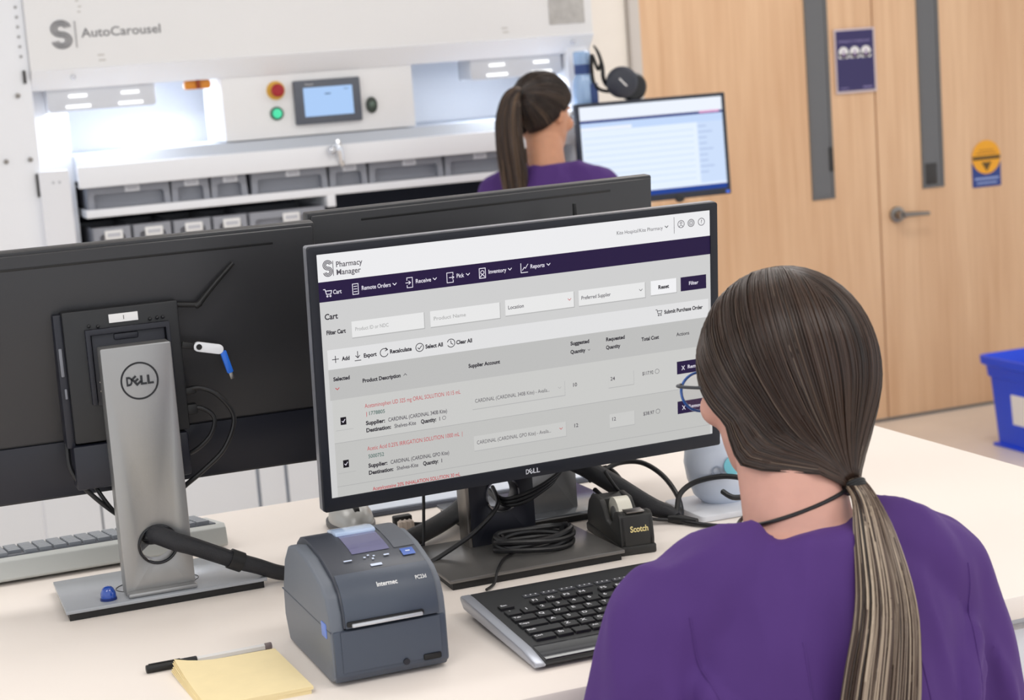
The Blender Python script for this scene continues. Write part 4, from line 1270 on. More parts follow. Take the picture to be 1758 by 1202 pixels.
# coil of cable on the base
cz_ = 1.0135
t = thing('cable_coil', 'coiled black cable tied in a loop on the base of the navy stand', 'cable', (.812, 2.095, cz_))
b = B()
for k in range(5):
    rr = .052 - .0018 * (k % 3)
    hz = cz_ + .006 + k * .0036
    b.tube([(.806 + rr * math.cos(a) * (1 + .02 * math.sin(3 * a + k)), 2.093 + .62 * rr * math.sin(a), hz + .0025 * math.sin(2 * a + k * 2.1)) for a in np.linspace(0, 2 * math.pi, 25)[:-1]], .0036, 8, 2, True)
b.build('coil', M_cable, t)
b = B()
for a in (.35, 2.5):
    Mx = Matrix.Translation((.806 + .052 * math.cos(a), 2.093 + .0322 * math.sin(a), cz_ + .013)) @ Matrix.Rotation(a, 4, 'Z')
    b.lathe([(.0085, -.004), (.0115, -.004), (.0115, .004), (.0085, .004)], 14, M=Mx @ Matrix.Rotation(R(90), 4, 'X') @ Matrix.Diagonal((.7, 1, 1, 1)))
b.build('tie', M_rubber, t)
cable('coil_tail', 'thin black tail of the coiled cable running off the base toward the front', [(.772, 2.078, 1.017), (.757, 2.068, 1.0165), (.747, 2.055, 1.0165), (.735, 2.035, 1.0160), (.725, 2.018, 1.0135), (.716, 2.006, 1.004), (.70, 1.99, 1.0032)], .0018)
# right of the lit monitor
t = thing('cable_bundle', 'thick black sleeved bundle sloping down behind the tape dispenser to the worktop', 'cable', (.98, 2.2, 1.02))
B().tube([(.888, 2.262, 1.095), (.905, 2.225, 1.094), (.925, 2.195, 1.084), (.966, 2.185, 1.054), (1.006, 2.17, 1.023), (1.026, 2.155, 1.014), (1.033, 2.14, 1.009)], [.012, .0125, .013, .0135, .013, .010, .006], 14).build('sleeve', M_sleeve, t)
b = B()
b.tube([(1.022, 2.146, 1.007), (1.033, 2.135, 1.0065), (1.048, 2.112, 1.006)], [.005, .0065, .004], 10)
b.build('split_boot', M_rubber, t)
cable('looped_cable', 'black cable making a small standing loop on the worktop by the white scanner', [(1.030, 2.137, 1.006), (1.038, 2.150, 1.018), (1.052, 2.165, 1.034), (1.076, 2.165, 1.046), (1.105, 2.14, 1.054), (1.125, 2.11, 1.052), (1.128, 2.09, 1.044), (1.112, 2.085, 1.037), (1.095, 2.095, 1.035), (1.090, 2.115, 1.040)], .0038)
cable('arched_cable', 'black cable arching over the worktop from the middle stand to the split boot', [(.975, 2.25, 1.06), (1.005, 2.26, 1.066), (1.035, 2.25, 1.064), (1.054, 2.225, 1.048), (1.058, 2.19, 1.026), (1.048, 2.158, 1.010), (1.034, 2.138, 1.006)], .0036)
cable('straight_cable', 'black cable lying straight from the split boot toward the seated person', [(1.034, 2.131, 1.005), (1.046, 2.104, 1.004), (1.072, 2.067, 1.004), (1.10, 2.03, 1.004), (1.16, 1.96, 1.004), (1.22, 1.90, 1.004)], .0032)
cable('thin_cable', 'thin black cable in front of the sleeved bundle, ending at the split boot', [(.935, 2.15, 1.085), (.95, 2.15, 1.060), (.968, 2.155, 1.040), (.985, 2.16, 1.020), (1.0, 2.155, 1.009), (1.02, 2.143, 1.006)], .0024)
b = []
for k in range(6):
    a = k * 1.3
    b.append([(.945, 2.21 + .012 * math.sin(a), 1.035 + .012 * math.cos(a)), (.965 + .01 * math.cos(a * 2), 2.22, 1.02 + .010 * math.sin(a)), (.995, 2.235 + .01 * math.sin(a), 1.03 + .012 * math.cos(a * 1.7)), (.985, 2.26, 1.055 + .008 * math.sin(a * 2)), (.955, 2.25, 1.05)])
cable('cable_tangle', 'tangle of black cables piled behind the tape dispenser', b, .003)

# ------------------------------------------------------------------ things by the standing person
t = thing('monitor', 'wide lit monitor at the back showing a pale blue page, before the standing person', 'monitor', (2.40, 5.0, 1.15), 'monitors by the carousel')
F = frame((2.402, 4.98, 1.3465), 0, 2)
W2, H2 = .500, .312
hole = [(-W2 / 2 + .011, -H2 / 2 + .020), (W2 / 2 - .011, -H2 / 2 + .020), (W2 / 2 - .011, H2 / 2 - .011), (-W2 / 2 + .011, H2 / 2 - .011)]
bz = B().prism(rrect(-W2 / 2, W2 / 2, -H2 / 2, H2 / 2, .004), -.02, .003, 'xy', holes=[hole], bev=.001, M=F).build('bezel', mat('bezel_blue_black', (34, 40, 56), .35), t)
B().box(-W2 / 2 + .008, W2 / 2 - .008, -H2 / 2 + .008, H2 / 2 - .008, -.04, -.018, .004, M=F).build('back_shell', M_black, t)
B().ell((.072, -H2 / 2 + .002, .002), (.017, .013, .006), M=F).build('sensor_bump', M_black, bz)
B().box(W2 / 2 - .018, W2 / 2 - .006, -H2 / 2 + .004, -H2 / 2 + .012, .003, .0036, M=F).build('power_light', mat('power_blue', (70, 120, 255), .4, emit=.8), bz)
d = B().box(-W2 / 2 + .010, W2 / 2 - .010, -H2 / 2 + .019, H2 / 2 - .010, -.004, 0, M=F).build('display', mat('back_screen', (226, 238, 255), .3, emit=1.0), t, smooth=None)
g = B()
gc = [(196, 218, 252), (38, 50, 122), (226, 160, 206), (206, 224, 252), (238, 244, 255), (178, 196, 232), (30, 66, 150)]


def r2(ci, xa, xb, ya, yb, k=1):
    g.mi = ci
    P = [F @ Vector((-W2 / 2 + a, H2 / 2 - q, .0002 * k)) for a, q in ((xa, yb), (xb, yb), (xb, ya), (xa, ya))]
    g.quad(*P)


r2(4, .011, .489, .012, .052)
r2(1, .011, .489, .052, .060, 2)
r2(2, .41, .478, .051, .0575, 3)
r2(0, .011, .489, .060, .084)
r2(4, .011, .18, .073, .083, 2)
r2(3, .40, .489, .084, .270)
for k in range(9):
    r2(3, .02, .385, .104 + k * .0185, .1065 + k * .0185)
    r2(5, .402, .43 + (.02 if k % 3 == 1 else 0), .095 + k * .0175, .099 + k * .0175, 2)
r2(6, .011, .489, .277, .292)
g.build('displayed_page', [ui(c_) for c_ in gc], d, smooth=None)
B().box(-.05, .05, -.05, .05, -.075, -.04, .004, M=F).cyl((2.40, 5.045, 1.345), (2.40, 5.20, 1.345), .02).box(2.25, 2.43, 5.19, 5.22, 1.31, 1.38, .004).build('mount_arm', M_black, t)

t = thing('water_bottle', 'translucent pale blue bottle with a dark blue label on the carousel shelf', 'bottle', (2.217, 5.06, 1.482))
Mx = Matrix.Translation((2.217, 5.06, 1.482))
B().lathe([(0, 0), (.030, 0), (.033, .006), (.033, .075), (.030, .092), (.024, .105), (.024, .135), (.026, .138), (.026, .172), (.022, .176), (0, .176)], M=Mx).build('bottle_body', mat('bottle_pale_blue', (160, 192, 232), .12, coat=.5), t)
B().lathe([(.0246, .107), (.0252, .107), (.0252, .136), (.0246, .136)], M=Mx).build('neck_band', mat('label_navy', (44, 70, 130), .4), t)
B().prism(rrect(2.225, 2.248, 1.486, 1.56, .003), 5.025, 5.032, 'xz').build('label', mat('label_navy', (44, 70, 130), .4), t)

t = thing('headset', 'black headset with large round ear cups resting above the back monitor', 'headset', (2.31, 5.02, 1.50))
Mx = Matrix.Translation((2.312, 4.985, 1.5565)) @ Matrix.Rotation(R(-14), 4, 'Z') @ Matrix.Rotation(R(90), 4, 'X')
M_cup = mat('ear_cup_slate', (50, 54, 66), .45)
c1 = B().lathe([(0, .010), (.034, .010), (.040, .006), (.0475, 0), (.0475, -.018), (.043, -.024), (0, -.024)], 36, M=Mx).build('ear_cup', M_cup, t)
g = B()
g.box(-.016, .016, -.0022, .0022, .0103, .0112, M=Mx @ Matrix.Rotation(R(-48), 4, 'Z'))
g.build('cup_mark', M_paper, c1)
Mx = Matrix.Translation((2.362, 5.02, 1.5400)) @ Matrix.Rotation(R(-14), 4, 'Z') @ Matrix.Rotation(R(90), 4, 'X') @ Matrix.Rotation(R(8), 4, 'Y')
B().lathe([(0, .012), (.036, .012), (.043, .004), (.043, -.016), (.036, -.026), (0, -.026)], 32, M=Mx).build('ear_cushion', M_black, t)
B().tube([(2.33, 5.03, 1.556), (2.285, 5.02, 1.545), (2.262, 5.01, 1.57), (2.258, 5.005, 1.61), (2.247, 5.005, 1.65), (2.236, 5.01, 1.672)], [.008, .009, .008, .007, .006, .003], 10, flat=.6).build('headband', M_rubber, t)
B().tube([(2.262, 5.02, 1.62), (2.25, 5.02, 1.60), (2.232, 5.02, 1.645), (2.236, 5.03, 1.57), (2.252, 5.02, 1.54), (2.29, 5.01, 1.53)], .0055, 8).build('head_strap', M_rubber, t)

# ------------------------------------------------------------------ people


def fuse(b, name, voxel, smooth_iter, fac=.5, cutters=()):
    """weld the lofted volumes of b into one continuous skin; returns mesh data in the same coordinates"""
    me = bpy.data.meshes.new(name)
    b.bm.to_mesh(me)
    b.bm.free()
    o = bpy.data.objects.new(name, me)
    COL.objects.link(o)
    m = o.modifiers.new('weld', 'REMESH')
    m.mode = 'VOXEL'
    m.voxel_size = voxel
    m = o.modifiers.new('soften', 'SMOOTH')
    m.factor = fac
    m.iterations = smooth_iter
    cut = []
    for cb in cutters:
        cm = bpy.data.meshes.new('tmp_cut')
        cb.bm.to_mesh(cm)
        cb.bm.free()
        c_ = bpy.data.objects.new('tmp_cut', cm)
        COL.objects.link(c_)
        cut.append(c_)
        m = o.modifiers.new('cut', 'BOOLEAN')
        m.operation = 'DIFFERENCE'
        m.solver = 'EXACT'
        m.object = c_
    dg = bpy.context.evaluated_depsgraph_get()
    out = bpy.data.meshes.new_from_object(o.evaluated_get(dg))
    bpy.data.objects.remove(o)
    bpy.data.meshes.remove(me)
    for c_ in cut:
        cm = c_.data
        bpy.data.objects.remove(c_)
        bpy.data.meshes.remove(cm)
    return out


def mesh_part(name, me, m, parent, xf=None, smooth=None, **props):
    if xf is not None:
        me.transform(xf)
    me.transform(Matrix.Translation(-root_loc(parent)))
    me.name = name
    me.materials.clear()
    for q in (m if isinstance(m, (list, tuple)) else [m]):
        me.materials.append(q)
    me.shade_smooth()
    if smooth:
        me.set_sharp_from_angle(angle=R(smooth))
    o = bpy.data.objects.new(name, me)
    COL.objects.link(o)
    o.parent = parent
    for k, v in props.items():
        o[k] = v
    return o


def drape(me, amp, seed, cx_, zlo=.0):
    """soft hanging folds in the cloth"""
    from mathutils import noise
    me.update()
    N = [v.normal.copy() for v in me.vertices]
    for v, n in zip(me.vertices, N):
        x, y, z = v.co
        a = noise.noise(Vector((x * 17 + seed, y * 17, z * 4.5 + abs(x - cx_) * 9)))
        c_ = noise.noise(Vector((x * 34, y * 34 + seed, z * 10 - (x - cx_) * 22)))
        v.co = v.co + n * (amp * (abs(a) * -1.6 + .85) + amp * .40 * c_)


def scrubs_mat():
    m = mat('purple_scrubs', (76, 47, 112), .75, spec=.25, noise=.06, nscale=9, bump=.35, bscale=14, stretch=(1, 1, .45))
    b = m.node_tree.nodes['Principled BSDF']
    b.inputs['Sheen Weight'].default_value = .25
    b.inputs['Sheen Roughness'].default_value = .5
    b.inputs['Sheen Tint'].default_value = C(130, 104, 170)
    return m


M_scrub = scrubs_mat()
M_skin = mat('skin', (206, 157, 142), .5, spec=.35, sss=.12, noise=.035, nscale=60)
M_skin2 = mat('skin_warm', (200, 146, 116), .5, spec=.35, sss=.12, noise=.035, nscale=60)


def hair_mat(name, dark, mid, light):
    m = bpy.data.materials.new(name)
    m.use_nodes = True
    nt = m.node_tree
    b = nt.nodes['Principled BSDF']
    b.inputs['Roughness'].default_value = .34
    b.inputs['Specular IOR Level'].default_value = .55
    at = nt.nodes.new('ShaderNodeAttribute')
    at.attribute_name = 'tint'
    cr = nt.nodes.new('ShaderNodeValToRGB')
    e = cr.color_ramp.elements
    e[0].position = 0
    e[0].color = C(*dark)
    e[1].position = 1
    e[1].color = C(*light)
    q = e.new(.5)
    q.color = C(*mid)
    nt.links.new(at.outputs['Fac'], cr.inputs[0])
    nt.links.new(cr.outputs[0], b.inputs['Base Color'])
    return m


def strand_mesh(paths, rads, tints, core, sides=3):
    """paths: (n, k, 3) array of strand centre lines -> thin tubes with a tint per strand"""
    P = np.asarray(paths, float)
    n, k, _ = P.shape
    T = np.gradient(P, axis=1)
    T /= np.linalg.norm(T, axis=2, keepdims=True) + 1e-9
    ref = P - np.asarray(core)
    U = np.cross(T, ref)
    U /= np.linalg.norm(U, axis=2, keepdims=True) + 1e-9
    V = np.cross(T, U)
    prof = np.clip(np.minimum(np.linspace(0, 1, k) * 8, (1 - np.linspace(0, 1, k)) * 6) + .25, 0, 1)
    rr = np.asarray(rads)[:, None, None] * prof[None, :, None]
    vs = []
    for j in range(sides):
        a = 2 * math.pi * j / sides
        vs.append(P + rr * (math.cos(a) * U + math.sin(a) * V))
    Vt = np.stack(vs, axis=2).reshape(-1, 3)
    i = np.arange(n)[:, None, None] * (k * sides)
    s = np.arange(k - 1)[None, :, None] * sides
    j = np.arange(sides)[None, None, :]
    j2 = (j + 1) % sides
    F_ = np.stack([i + s + j, i + s + j2, i + s + sides + j2, i + s + sides + j], axis=-1).reshape(-1, 4)
    tint = np.repeat(np.asarray(tints, float), k * sides)
    return Vt, F_, tint


def numpy_mesh(name, parts):
    vs, fs, ts, o = [], [], [], 0
    for V, F_, t_ in parts:
        vs.append(V)
        fs.append(F_ + o)
        ts.append(t_)
        o += len(V)
    V, F_, t_ = np.concatenate(vs), np.concatenate(fs), np.concatenate(ts)
    me = bpy.data.meshes.new(name)
    me.vertices.add(len(V))
    me.vertices.foreach_set('co', V.astype(np.float32).ravel())
    me.loops.add(len(F_) * 4)
    me.loops.foreach_set('vertex_index', F_.astype(np.int32).ravel())
    me.polygons.add(len(F_))
    me.polygons.foreach_set('loop_start', np.arange(0, len(F_) * 4, 4, dtype=np.int32))
    me.update(calc_edges=True)
    a = me.attributes.new('tint', 'FLOAT', 'POINT')
    a.data.foreach_set('value', t_.astype(np.float32))
    me.validate()
    return me


def sm(x):
    x = np.clip(x, 0, 1)
    return x * x * (3 - 2 * x)


def norm(v):
    v = np.asarray(v, float)
    return v / np.linalg.norm(v, axis=-1, keepdims=True)


class Hair:
    """hair drawn back to a tie: guide curves over the skull, head-local axes x right, y face, z up"""

    def __init__(s, E, cen, tie, kind):
        s.E, s.c, s.tie, s.kind = np.array(E), np.array(cen), np.array(tie), kind

    def on_skull(s, d, lift=0.0):
        r = 1 / np.sqrt(np.sum((d / (s.E + lift)) ** 2, axis=-1, keepdims=True))
        return s.c + d * r

    def guide(s, u, side, t, lift=0.0):
        """u in 0..1 across one half of the head, t along the strand"""
        u = np.asarray(u, float)[:, None, None]
        sd = np.asarray(side, float)[:, None, None]
        t = np.asarray(t, float)[None, :, None]
        lift = np.asarray(lift, float).reshape(-1, 1, 1) if np.ndim(lift) else lift
        if s.kind == 'low':
            a = R(-38) + (R(62) - R(-38)) * u
            P0 = np.concatenate([-.02 * sd + 0 * a, np.sin(a), np.cos(a)], -1)
            P1 = norm(np.concatenate([sd * (-.03 + 1.1 * u ** .8), -1.0 + 1.20 * u ** 1.1, .45 - .80 * u], -1)) * (1 + .28 * u)
        else:
            a = u
            P0 = norm(np.concatenate([sd * np.interp(a, [0, .3, .5, .7, .85, 1], [.05, .70, .98, .93, .66, .08]),
                                      np.interp(a, [0, .3, .5, .7, .85, 1], [.80, .66, .30, -.20, -.46, -.66]),
                                      np.interp(a, [0, .3, .5, .7, .85, 1], [.60, .40, .02, -.44, -.76, -.92])], -1))
            P1 = norm(np.concatenate([sd * np.interp(a, [0, .3, .5, .7, .85, 1], [.05, .75, 1.0, .8, .6, .1]),
                                      np.interp(a, [0, .3, .5, .7, .85, 1], [.0, -.05, -.25, -.6, -.75, -.9]),
                                      np.interp(a, [0, .3, .5, .7, .85, 1], [1.1, .72, .32, 0, -.2, -.3])], -1))
        Pt = norm(s.tie - s.c)[None, None, :]
        d = norm((1 - t) ** 2 * P0 + 2 * t * (1 - t) * P1 + t ** 2 * Pt)
        p = s.on_skull(d, lift)
        k = sm((t - .72) / .28)
        tgt = s.tie[None, None, :] + norm(d - Pt * np.sum(d * Pt, -1, keepdims=True) + 1e-6) * .009
        p = s.sag(p * (1 - k) + tgt * k, u, t, sd)
        if getattr(s, 'neck', None) is not None:
            A, D, rad = s.neck
            rel = p - A
            along = np.sum(rel * D, -1, keepdims=True)
            perp = rel - along * D
            ln = np.linalg.norm(perp, axis=-1, keepdims=True) + 1e-9
            want = (rad + lift) * (1 - k * .0)
            p = np.where((ln < want) & (p[..., 2:3] < -.02), p + perp / ln * (want - ln), p)
        return p

    def sag(s, p, u, t, sd):
        if s.kind == 'low':
            q = (u ** 2.2) * np.sin(np.pi * np.clip((t - .56) / .44, 0, 1)) ** 1.1
            p = p - np.concatenate([0 * q * sd, .004 * q, .028 * q], -1)
        return p

    def cap(s, nu=26, nt=26, thick=.012):
        parts = []
        for side in (-1, 1):
            u = np.linspace(0, 1, nu)
            t = np.linspace(0, 1, nt)
            g_ = s.guide(u, np.full(nu, side), t, -.0015)
            inn = s.guide(u, np.full(nu, side), t, -thick)
            V = np.concatenate([g_.reshape(-1, 3), inn.reshape(-1, 3)])
            N = nu * nt
            I = (np.arange(nu - 1)[:, None] * nt + np.arange(nt - 1)[None, :]).ravel()
            f1 = np.stack([I, I + 1, I + nt + 1, I + nt], -1)
            f2 = np.stack([I + N, I + nt + N, I + nt + 1 + N, I + 1 + N], -1)
            if side < 0:
                f1, f2 = f1[:, ::-1], f2[:, ::-1]
            edge = np.arange(nt - 1) + (nu - 1) * nt
            f3 = np.stack([edge, edge + 1, edge + 1 + N, edge + N], -1)
            parts.append((V, np.concatenate([f1, f2, f3]), np.full(len(V), .12)))
        return parts

    def strands(s, n, k, rad, tint_fn, lift=.0035):
        u = rng.random(n) ** .9
        side = np.where(rng.random(n) < .5, -1., 1.)
        t = np.linspace(0, 1, k)
        clump = np.round(u * 34) / 34
        u2 = np.clip(u * .6 + clump * .4 + rng.normal(0, .004, n), 0, 1)
        L = rng.random(n) * lift - .001
        p = s.guide(u2, side, t, L)
        w_ = rng.normal(0, 1, (n, 1, 3)) * .0009 * np.sin(np.pi * t)[None, :, None]
        return strand_mesh(p + w_, rad * (.6 + .8 * rng.random(n)), tint_fn(n, u2), s.c)


def pony_strands(n, path, rads, k, rad, tint_fn, flat=(1, 1), wav=.0):
    """bundle of strands around a spline (world or local points)"""
    P = np.array([tuple(q) for q in spline(path, 10)])
    tt = np.linspace(0, 1, len(P))
    t = np.linspace(0, 1, k)
    C_ = np.stack([np.interp(t, tt, P[:, i]) for i in range(3)], -1)
    T = np.gradient(C_, axis=0)
    T /= np.linalg.norm(T, axis=1, keepdims=True)
    X = np.cross(T, np.array([0, 1., 0]))
    X /= np.linalg.norm(X, axis=1, keepdims=True)
    Y = np.cross(T, X)
    r = np.interp(t, np.linspace(0, 1, len(rads)), rads)
    a = rng.random(n) * 2 * math.pi
    q = np.sqrt(rng.random(n))
    ca, sa = np.cos(a) * q * flat[0], np.sin(a) * q * flat[1]
    end = .72 + .28 * rng.random(n)
    ph = rng.random(n) * 6
    out = np.empty((n, k, 3))
    for i in range(n):
        ti = t * end[i]
        c_ = np.stack([np.interp(ti, t, C_[:, j]) for j in range(3)], -1)
        ri = np.interp(ti, t, r)
        x = np.stack([np.interp(ti, t, X[:, j]) for j in range(3)], -1)
        y = np.stack([np.interp(ti, t, Y[:, j]) for j in range(3)], -1)
        w_ = wav * np.sin(ti * 7 + ph[i])
        out[i] = c_ + x * (ri * ca[i] + w_)[:, None] + y * (ri * sa[i])[:, None]
    return strand_mesh(out, rad * (.6 + .8 * rng.random(n)), tint_fn(n, a / (2 * math.pi)), C_.mean(0) + np.array([0, 5., 0]))


def head_volumes(b, X):
    """skull, jaw and features in head-local axes, X maps to body coordinates"""
    b.ell((0, -.010, .030), (.0745, .094, .086), M=X)
    b.ell((0, .028, -.012), (.062, .062, .075), M=X)
    b.loft([(0, .052, -.112, .016, .020), (0, .046, -.106, .030, .034), (0, .028, -.088, .051, .056), (0, .016, -.060, .063, .070), (0, .008, -.020, .067, .080), (0, .004, .02, .066, .084)], 24, M=X)
    b.tube([(0, .086, .018), (0, .095, -.004), (0, .104, -.022), (0, .096, -.030)], [.006, .008, .0115, .009], 10, M=X)
    for sx in (-1, 1):
        b.ell((sx * .010, .096, -.026), (.008, .010, .007), M=X)
        b.ell((sx * .030, .076, .026), (.022, .010, .006), M=X)
        b.ell((sx * .044, .062, -.022), (.023, .022, .022), M=X)
        b.ell((sx * .0755, -.006, -.004), (.007, .017, .030), rot=Matrix.Rotation(R(sx * -18), 3, 'Z'), M=X)
        b.ell((sx * .079, -.014, .004), (.005, .010, .021), rot=Matrix.Rotation(R(sx * -25), 3, 'Z'), M=X)
    b.ell((0, .090, -.052), (.022, .010, .0065), M=X)
    b.ell((0, .088, -.062), (.019, .010, .0065), M=X)


def face_parts(parent, X, off, skin_tone):
    for sx in (-1, 1):
        e = B().ell((sx * .031, .0765, .006), (.0115, .0115, .0115), M=off @ X).build('eye', mat('eye_white', (236, 232, 228), .2), parent)
        B().ell((sx * .031, .0862, .006), (.0052, .0026, .0052), M=off @ X).build('iris', mat('eye_brown', (70, 44, 30), .15), e)
        B().tube([(sx * .014, .0905, .0235), (sx * .032, .0875, .029), (sx * .048, .0755, .024)], [.0022, .0028, .0014], 8, M=off @ X).build('eyebrow', mat('brow_brown', (60, 44, 36), .6), parent)
    B().ell((0, .0945, -.0565), (.021, .0065, .0085), M=off @ X).build('lips', mat('lip_rose', (190, 110, 104), .4), parent)


def hand_volumes(b, wrist, d, nrm, side):
    """palm, four unequal fingers curled twice, thumb from the side of the palm"""
    d, nrm = Vector(d).normalized(), Vector(nrm).normalized()
    sd = d.cross(nrm).normalized() * side
    w_ = Vector(wrist)
    for i in range(4):
        o = (i - 1.5) * .0195
        base = w_ + d * .012 + sd * o * .62
        kn = w_ + d * (.088 - .004 * abs(i - 1.2)) + sd * o
        b.tube([base, kn], [.0125, .0105], 10, 1)
        L = (.070, .078, .073, .058)[i]
        p1 = kn + d * L * .45 - nrm * L * .10
        p2 = p1 + d * L * .26 - nrm * L * .20
        p3 = p2 + d * L * .14 - nrm * L * .22
        b.tube([kn, p1, p2, p3], [.0092, .0085, .0078, .0066], 10, 3)
    tb = w_ + d * .022 - sd * .020
    t1 = tb + d * .026 - sd * .022 - nrm * .006
    t2 = t1 + d * .030 - sd * .006 - nrm * .010
    t3 = t2 + d * .022 + sd * .002 - nrm * .010
    b.tube([tb, t1, t2, t3], [.013, .0112, .0098, .0075], 10, 3)
    b.ell(w_ + d * .05, (.03, .03, .012), rot=Matrix((sd, d, nrm)).transposed(), n=14)


def limb(b, pts, rads, n=16, sub=5):
    b.tube(pts, rads, n, sub)
    b.ell(pts[0], (rads[0] * .98,) * 3, n=14)
    b.ell(pts[-1], (rads[-1] * .98,) * 3, n=14)


# ---- seated person in the foreground (faces +Y)
BX, BY = .844, 1.475
per = thing('person', 'seated person in purple scrubs seen from behind, long brown hair in a low ponytail', 'person', (BX, BY, .0))
HC = Vector((.878, 1.560, 1.2955))
HX = Matrix.Translation(HC) @ Matrix.Rotation(R(9), 4, 'Z') @ Matrix.Rotation(R(-9), 4, 'X') @ Matrix.Diagonal((.92, .92, .92, 1))
b = B()
head_volumes(b, HX)
limb(b, [(BX, BY - .002, 1.10), (BX + .006, BY + .022, 1.18), (BX + .018, BY + .062, 1.250)], [.060, .0525, .050], 20)
torso = [(BX, BY - .005, .60, .165, .115), (BX, BY - .01, .68, .160, .110), (BX, BY - .012, .80, .132, .092), (BX, BY - .008, .92, .142, .098), (BX, BY - .004, 1.02, .150, .096), (BX, BY - .004, 1.080, .138, .082), (BX, BY - .004, 1.123, .114, .066), (BX, BY - .002, 1.150, .083, .056), (BX, BY, 1.170, .060, .050)]
b.loft(torso, 28)
for sx in (-1, 1):
    limb(b, [(BX + sx * .05, BY, 1.133), (BX + sx * .105, BY, 1.118), (BX + sx * .146, BY + .004, 1.096)], [.036, .042, .048])
    limb(b, [(BX + sx * .155, BY + .004, 1.075), (BX + sx * .180, BY + .012, .97), (BX + sx * .200, BY + .030, .83)], [.049, .043, .037])
    limb(b, [(BX + sx * .200, BY + .030, .83), (BX + sx * .165, BY + .13, .775), (BX + sx * .115, BY + .235, .735)], [.038, .034, .025])
    hand_volumes(b, (BX + sx * .112, BY + .24, .733), (-sx * .35, .93, -.12), (-.1 * sx, .12, 1), -sx)
    limb(b, [(BX + sx * .09, BY + .01, .635), (BX + sx * .10, BY + .22, .635), (BX + sx * .10, BY + .42, .625)], [.088, .078, .058])
    limb(b, [(BX + sx * .10, BY + .42, .625), (BX + sx * .10, BY + .40, .42), (BX + sx * .10, BY + .36, .215)], [.056, .052, .036])
    limb(b, [(BX + sx * .10, BY + .34, .205), (BX + sx * .105, BY + .42, .190), (BX + sx * .11, BY + .52, .182)], [.040, .036, .026])
skin = fuse(b, 'body', .0045, 6)
body = mesh_part('body', skin, M_skin, per)
off = Matrix.Identity(4)
face_parts(per, HX, off, M_skin)
# scrub top: torso, shoulders and short wide sleeves in one cloth volume, neck opening cut out
b = B()
g_ = .013
b.loft([(x, y, z, rx + g_ + (.012 if z < .95 else 0), ry + g_ + (.010 if z < .95 else 0)) for x, y, z, rx, ry in torso], 32)
for sx in (-1, 1):
    b.tube([(BX + sx * .045, BY - .001, 1.138), (BX + sx * .100, BY - .001, 1.125), (BX + sx * .146, BY + .003, 1.098)], [.046, .053, .0565], 18)
    b.ell((BX + sx * .147, BY + .003, 1.097), (.0555,) * 3)
    b.tube([(BX + sx * .148, BY + .003, 1.097), (BX + sx * .172, BY + .008, 1.00), (BX + sx * .190, BY + .016, .905), (BX + sx * .198, BY + .022, .855)], [.055, .058, .062, .064], 20)
    # folds from armpit to back
    for (za, zb, dy) in ((1.045, .93, -.088), (1.01, .88, -.096), (.985, .84, -.09)):
        b.tube([(BX + sx * .150, BY + dy * .45, za + .02), (BX + sx * .120, BY + dy, (za + zb) / 2 + .02), (BX + sx * .075, BY + dy * 1.10, zb)], [.010, .0125, .006], 8)
    # loose fold along the sleeve
    b.tube([(BX + sx * .165, BY - .046, 1.06), (BX + sx * .190, BY - .048, .99), (BX + sx * .205, BY - .044, .90)], [.006, .010, .008], 8)
cutr = B()
Nm = Matrix.Translation((BX - .010, BY + .026, 1.112)) @ Matrix.Rotation(R(-20), 4, 'X')
cutr.loft([(0, 0, -.02, .074, .062), (0, 0, .03, .094, .0665), (0, 0, .06, .103, .070), (0, 0, .14, .11, .075)], 40, M=Nm)
hem = B().box(BX - .4, BX + .4, BY - .3, BY + .3, .3, .62)
slv = B()
top = fuse(b, 'scrub_top', .005, 14, .55, (cutr, hem))
drape(top, .0078, 3.1, BX)
top = mesh_part('scrub_top', top, M_scrub, per, smooth=40)
# sewn seams laid on the cloth
from mathutils.bvhtree import BVHTree
bb = bmesh.new()
bb.from_mesh(top.data)
tree = BVHTree.FromBMesh(bb)
bb.free()
for sx in (-1, 1):
    for chain in ([(.150, 1.118), (.146, 1.08), (.132, 1.02), (.116, .96), (.106, .88)], [(.060, 1.09), (.062, 1.0), (.066, .90), (.07, .8)]):
        pts = []
        for (dx, z_) in [tuple(q)[:2] for q in spline([(c_[0], c_[1], 0) for c_ in chain], 5)]:
            hit = tree.ray_cast(Vector((sx * dx, -.6, z_)), Vector((0, 1, 0)))[0]
            if hit is not None:
                pts.append(hit + Vector((BX, BY, 0)))
        if len(pts) > 3:
            B().tube(pts, .0011, 6, 1).build('seam', M_scrub, top)
# scrub trousers and shoes (under the worktop)
b = B()
b.loft([(BX, BY - .005, .545, .160, .115), (BX, BY - .005, .62, .172, .125), (BX, BY - .01, .72, .166, .118)], 28)
for sx in (-1, 1):
    limb(b, [(BX + sx * .09, BY + .01, .635), (BX + sx * .10, BY + .22, .635), (BX + sx * .10, BY + .42, .625)], [.096, .088, .072])
    limb(b, [(BX + sx * .10, BY + .42, .625), (BX + sx * .10, BY + .40, .42), (BX + sx * .10, BY + .37, .27)], [.070, .072, .068])
mesh_part('scrub_trousers', fuse(b, 'scrub_trousers', .007, 8), M_scrub, per)
for sx in (-1, 1):
    b = B()
    b.loft([(BX + sx * .108, BY + .435, .150, .044, .125), (BX + sx * .108, BY + .435, .185, .045, .126), (BX + sx * .106, BY + .415, .215, .042, .100), (BX + sx * .102, BY + .365, .245, .044, .052)], 24)
    mesh_part('shoe', fuse(b, 'shoe', .006, 5), mat('shoe_grey', (70, 72, 80), .6), per)

# hair
M_hair = hair_mat('brown_hair', (33, 23, 19), (72, 51, 40), (178, 160, 140))


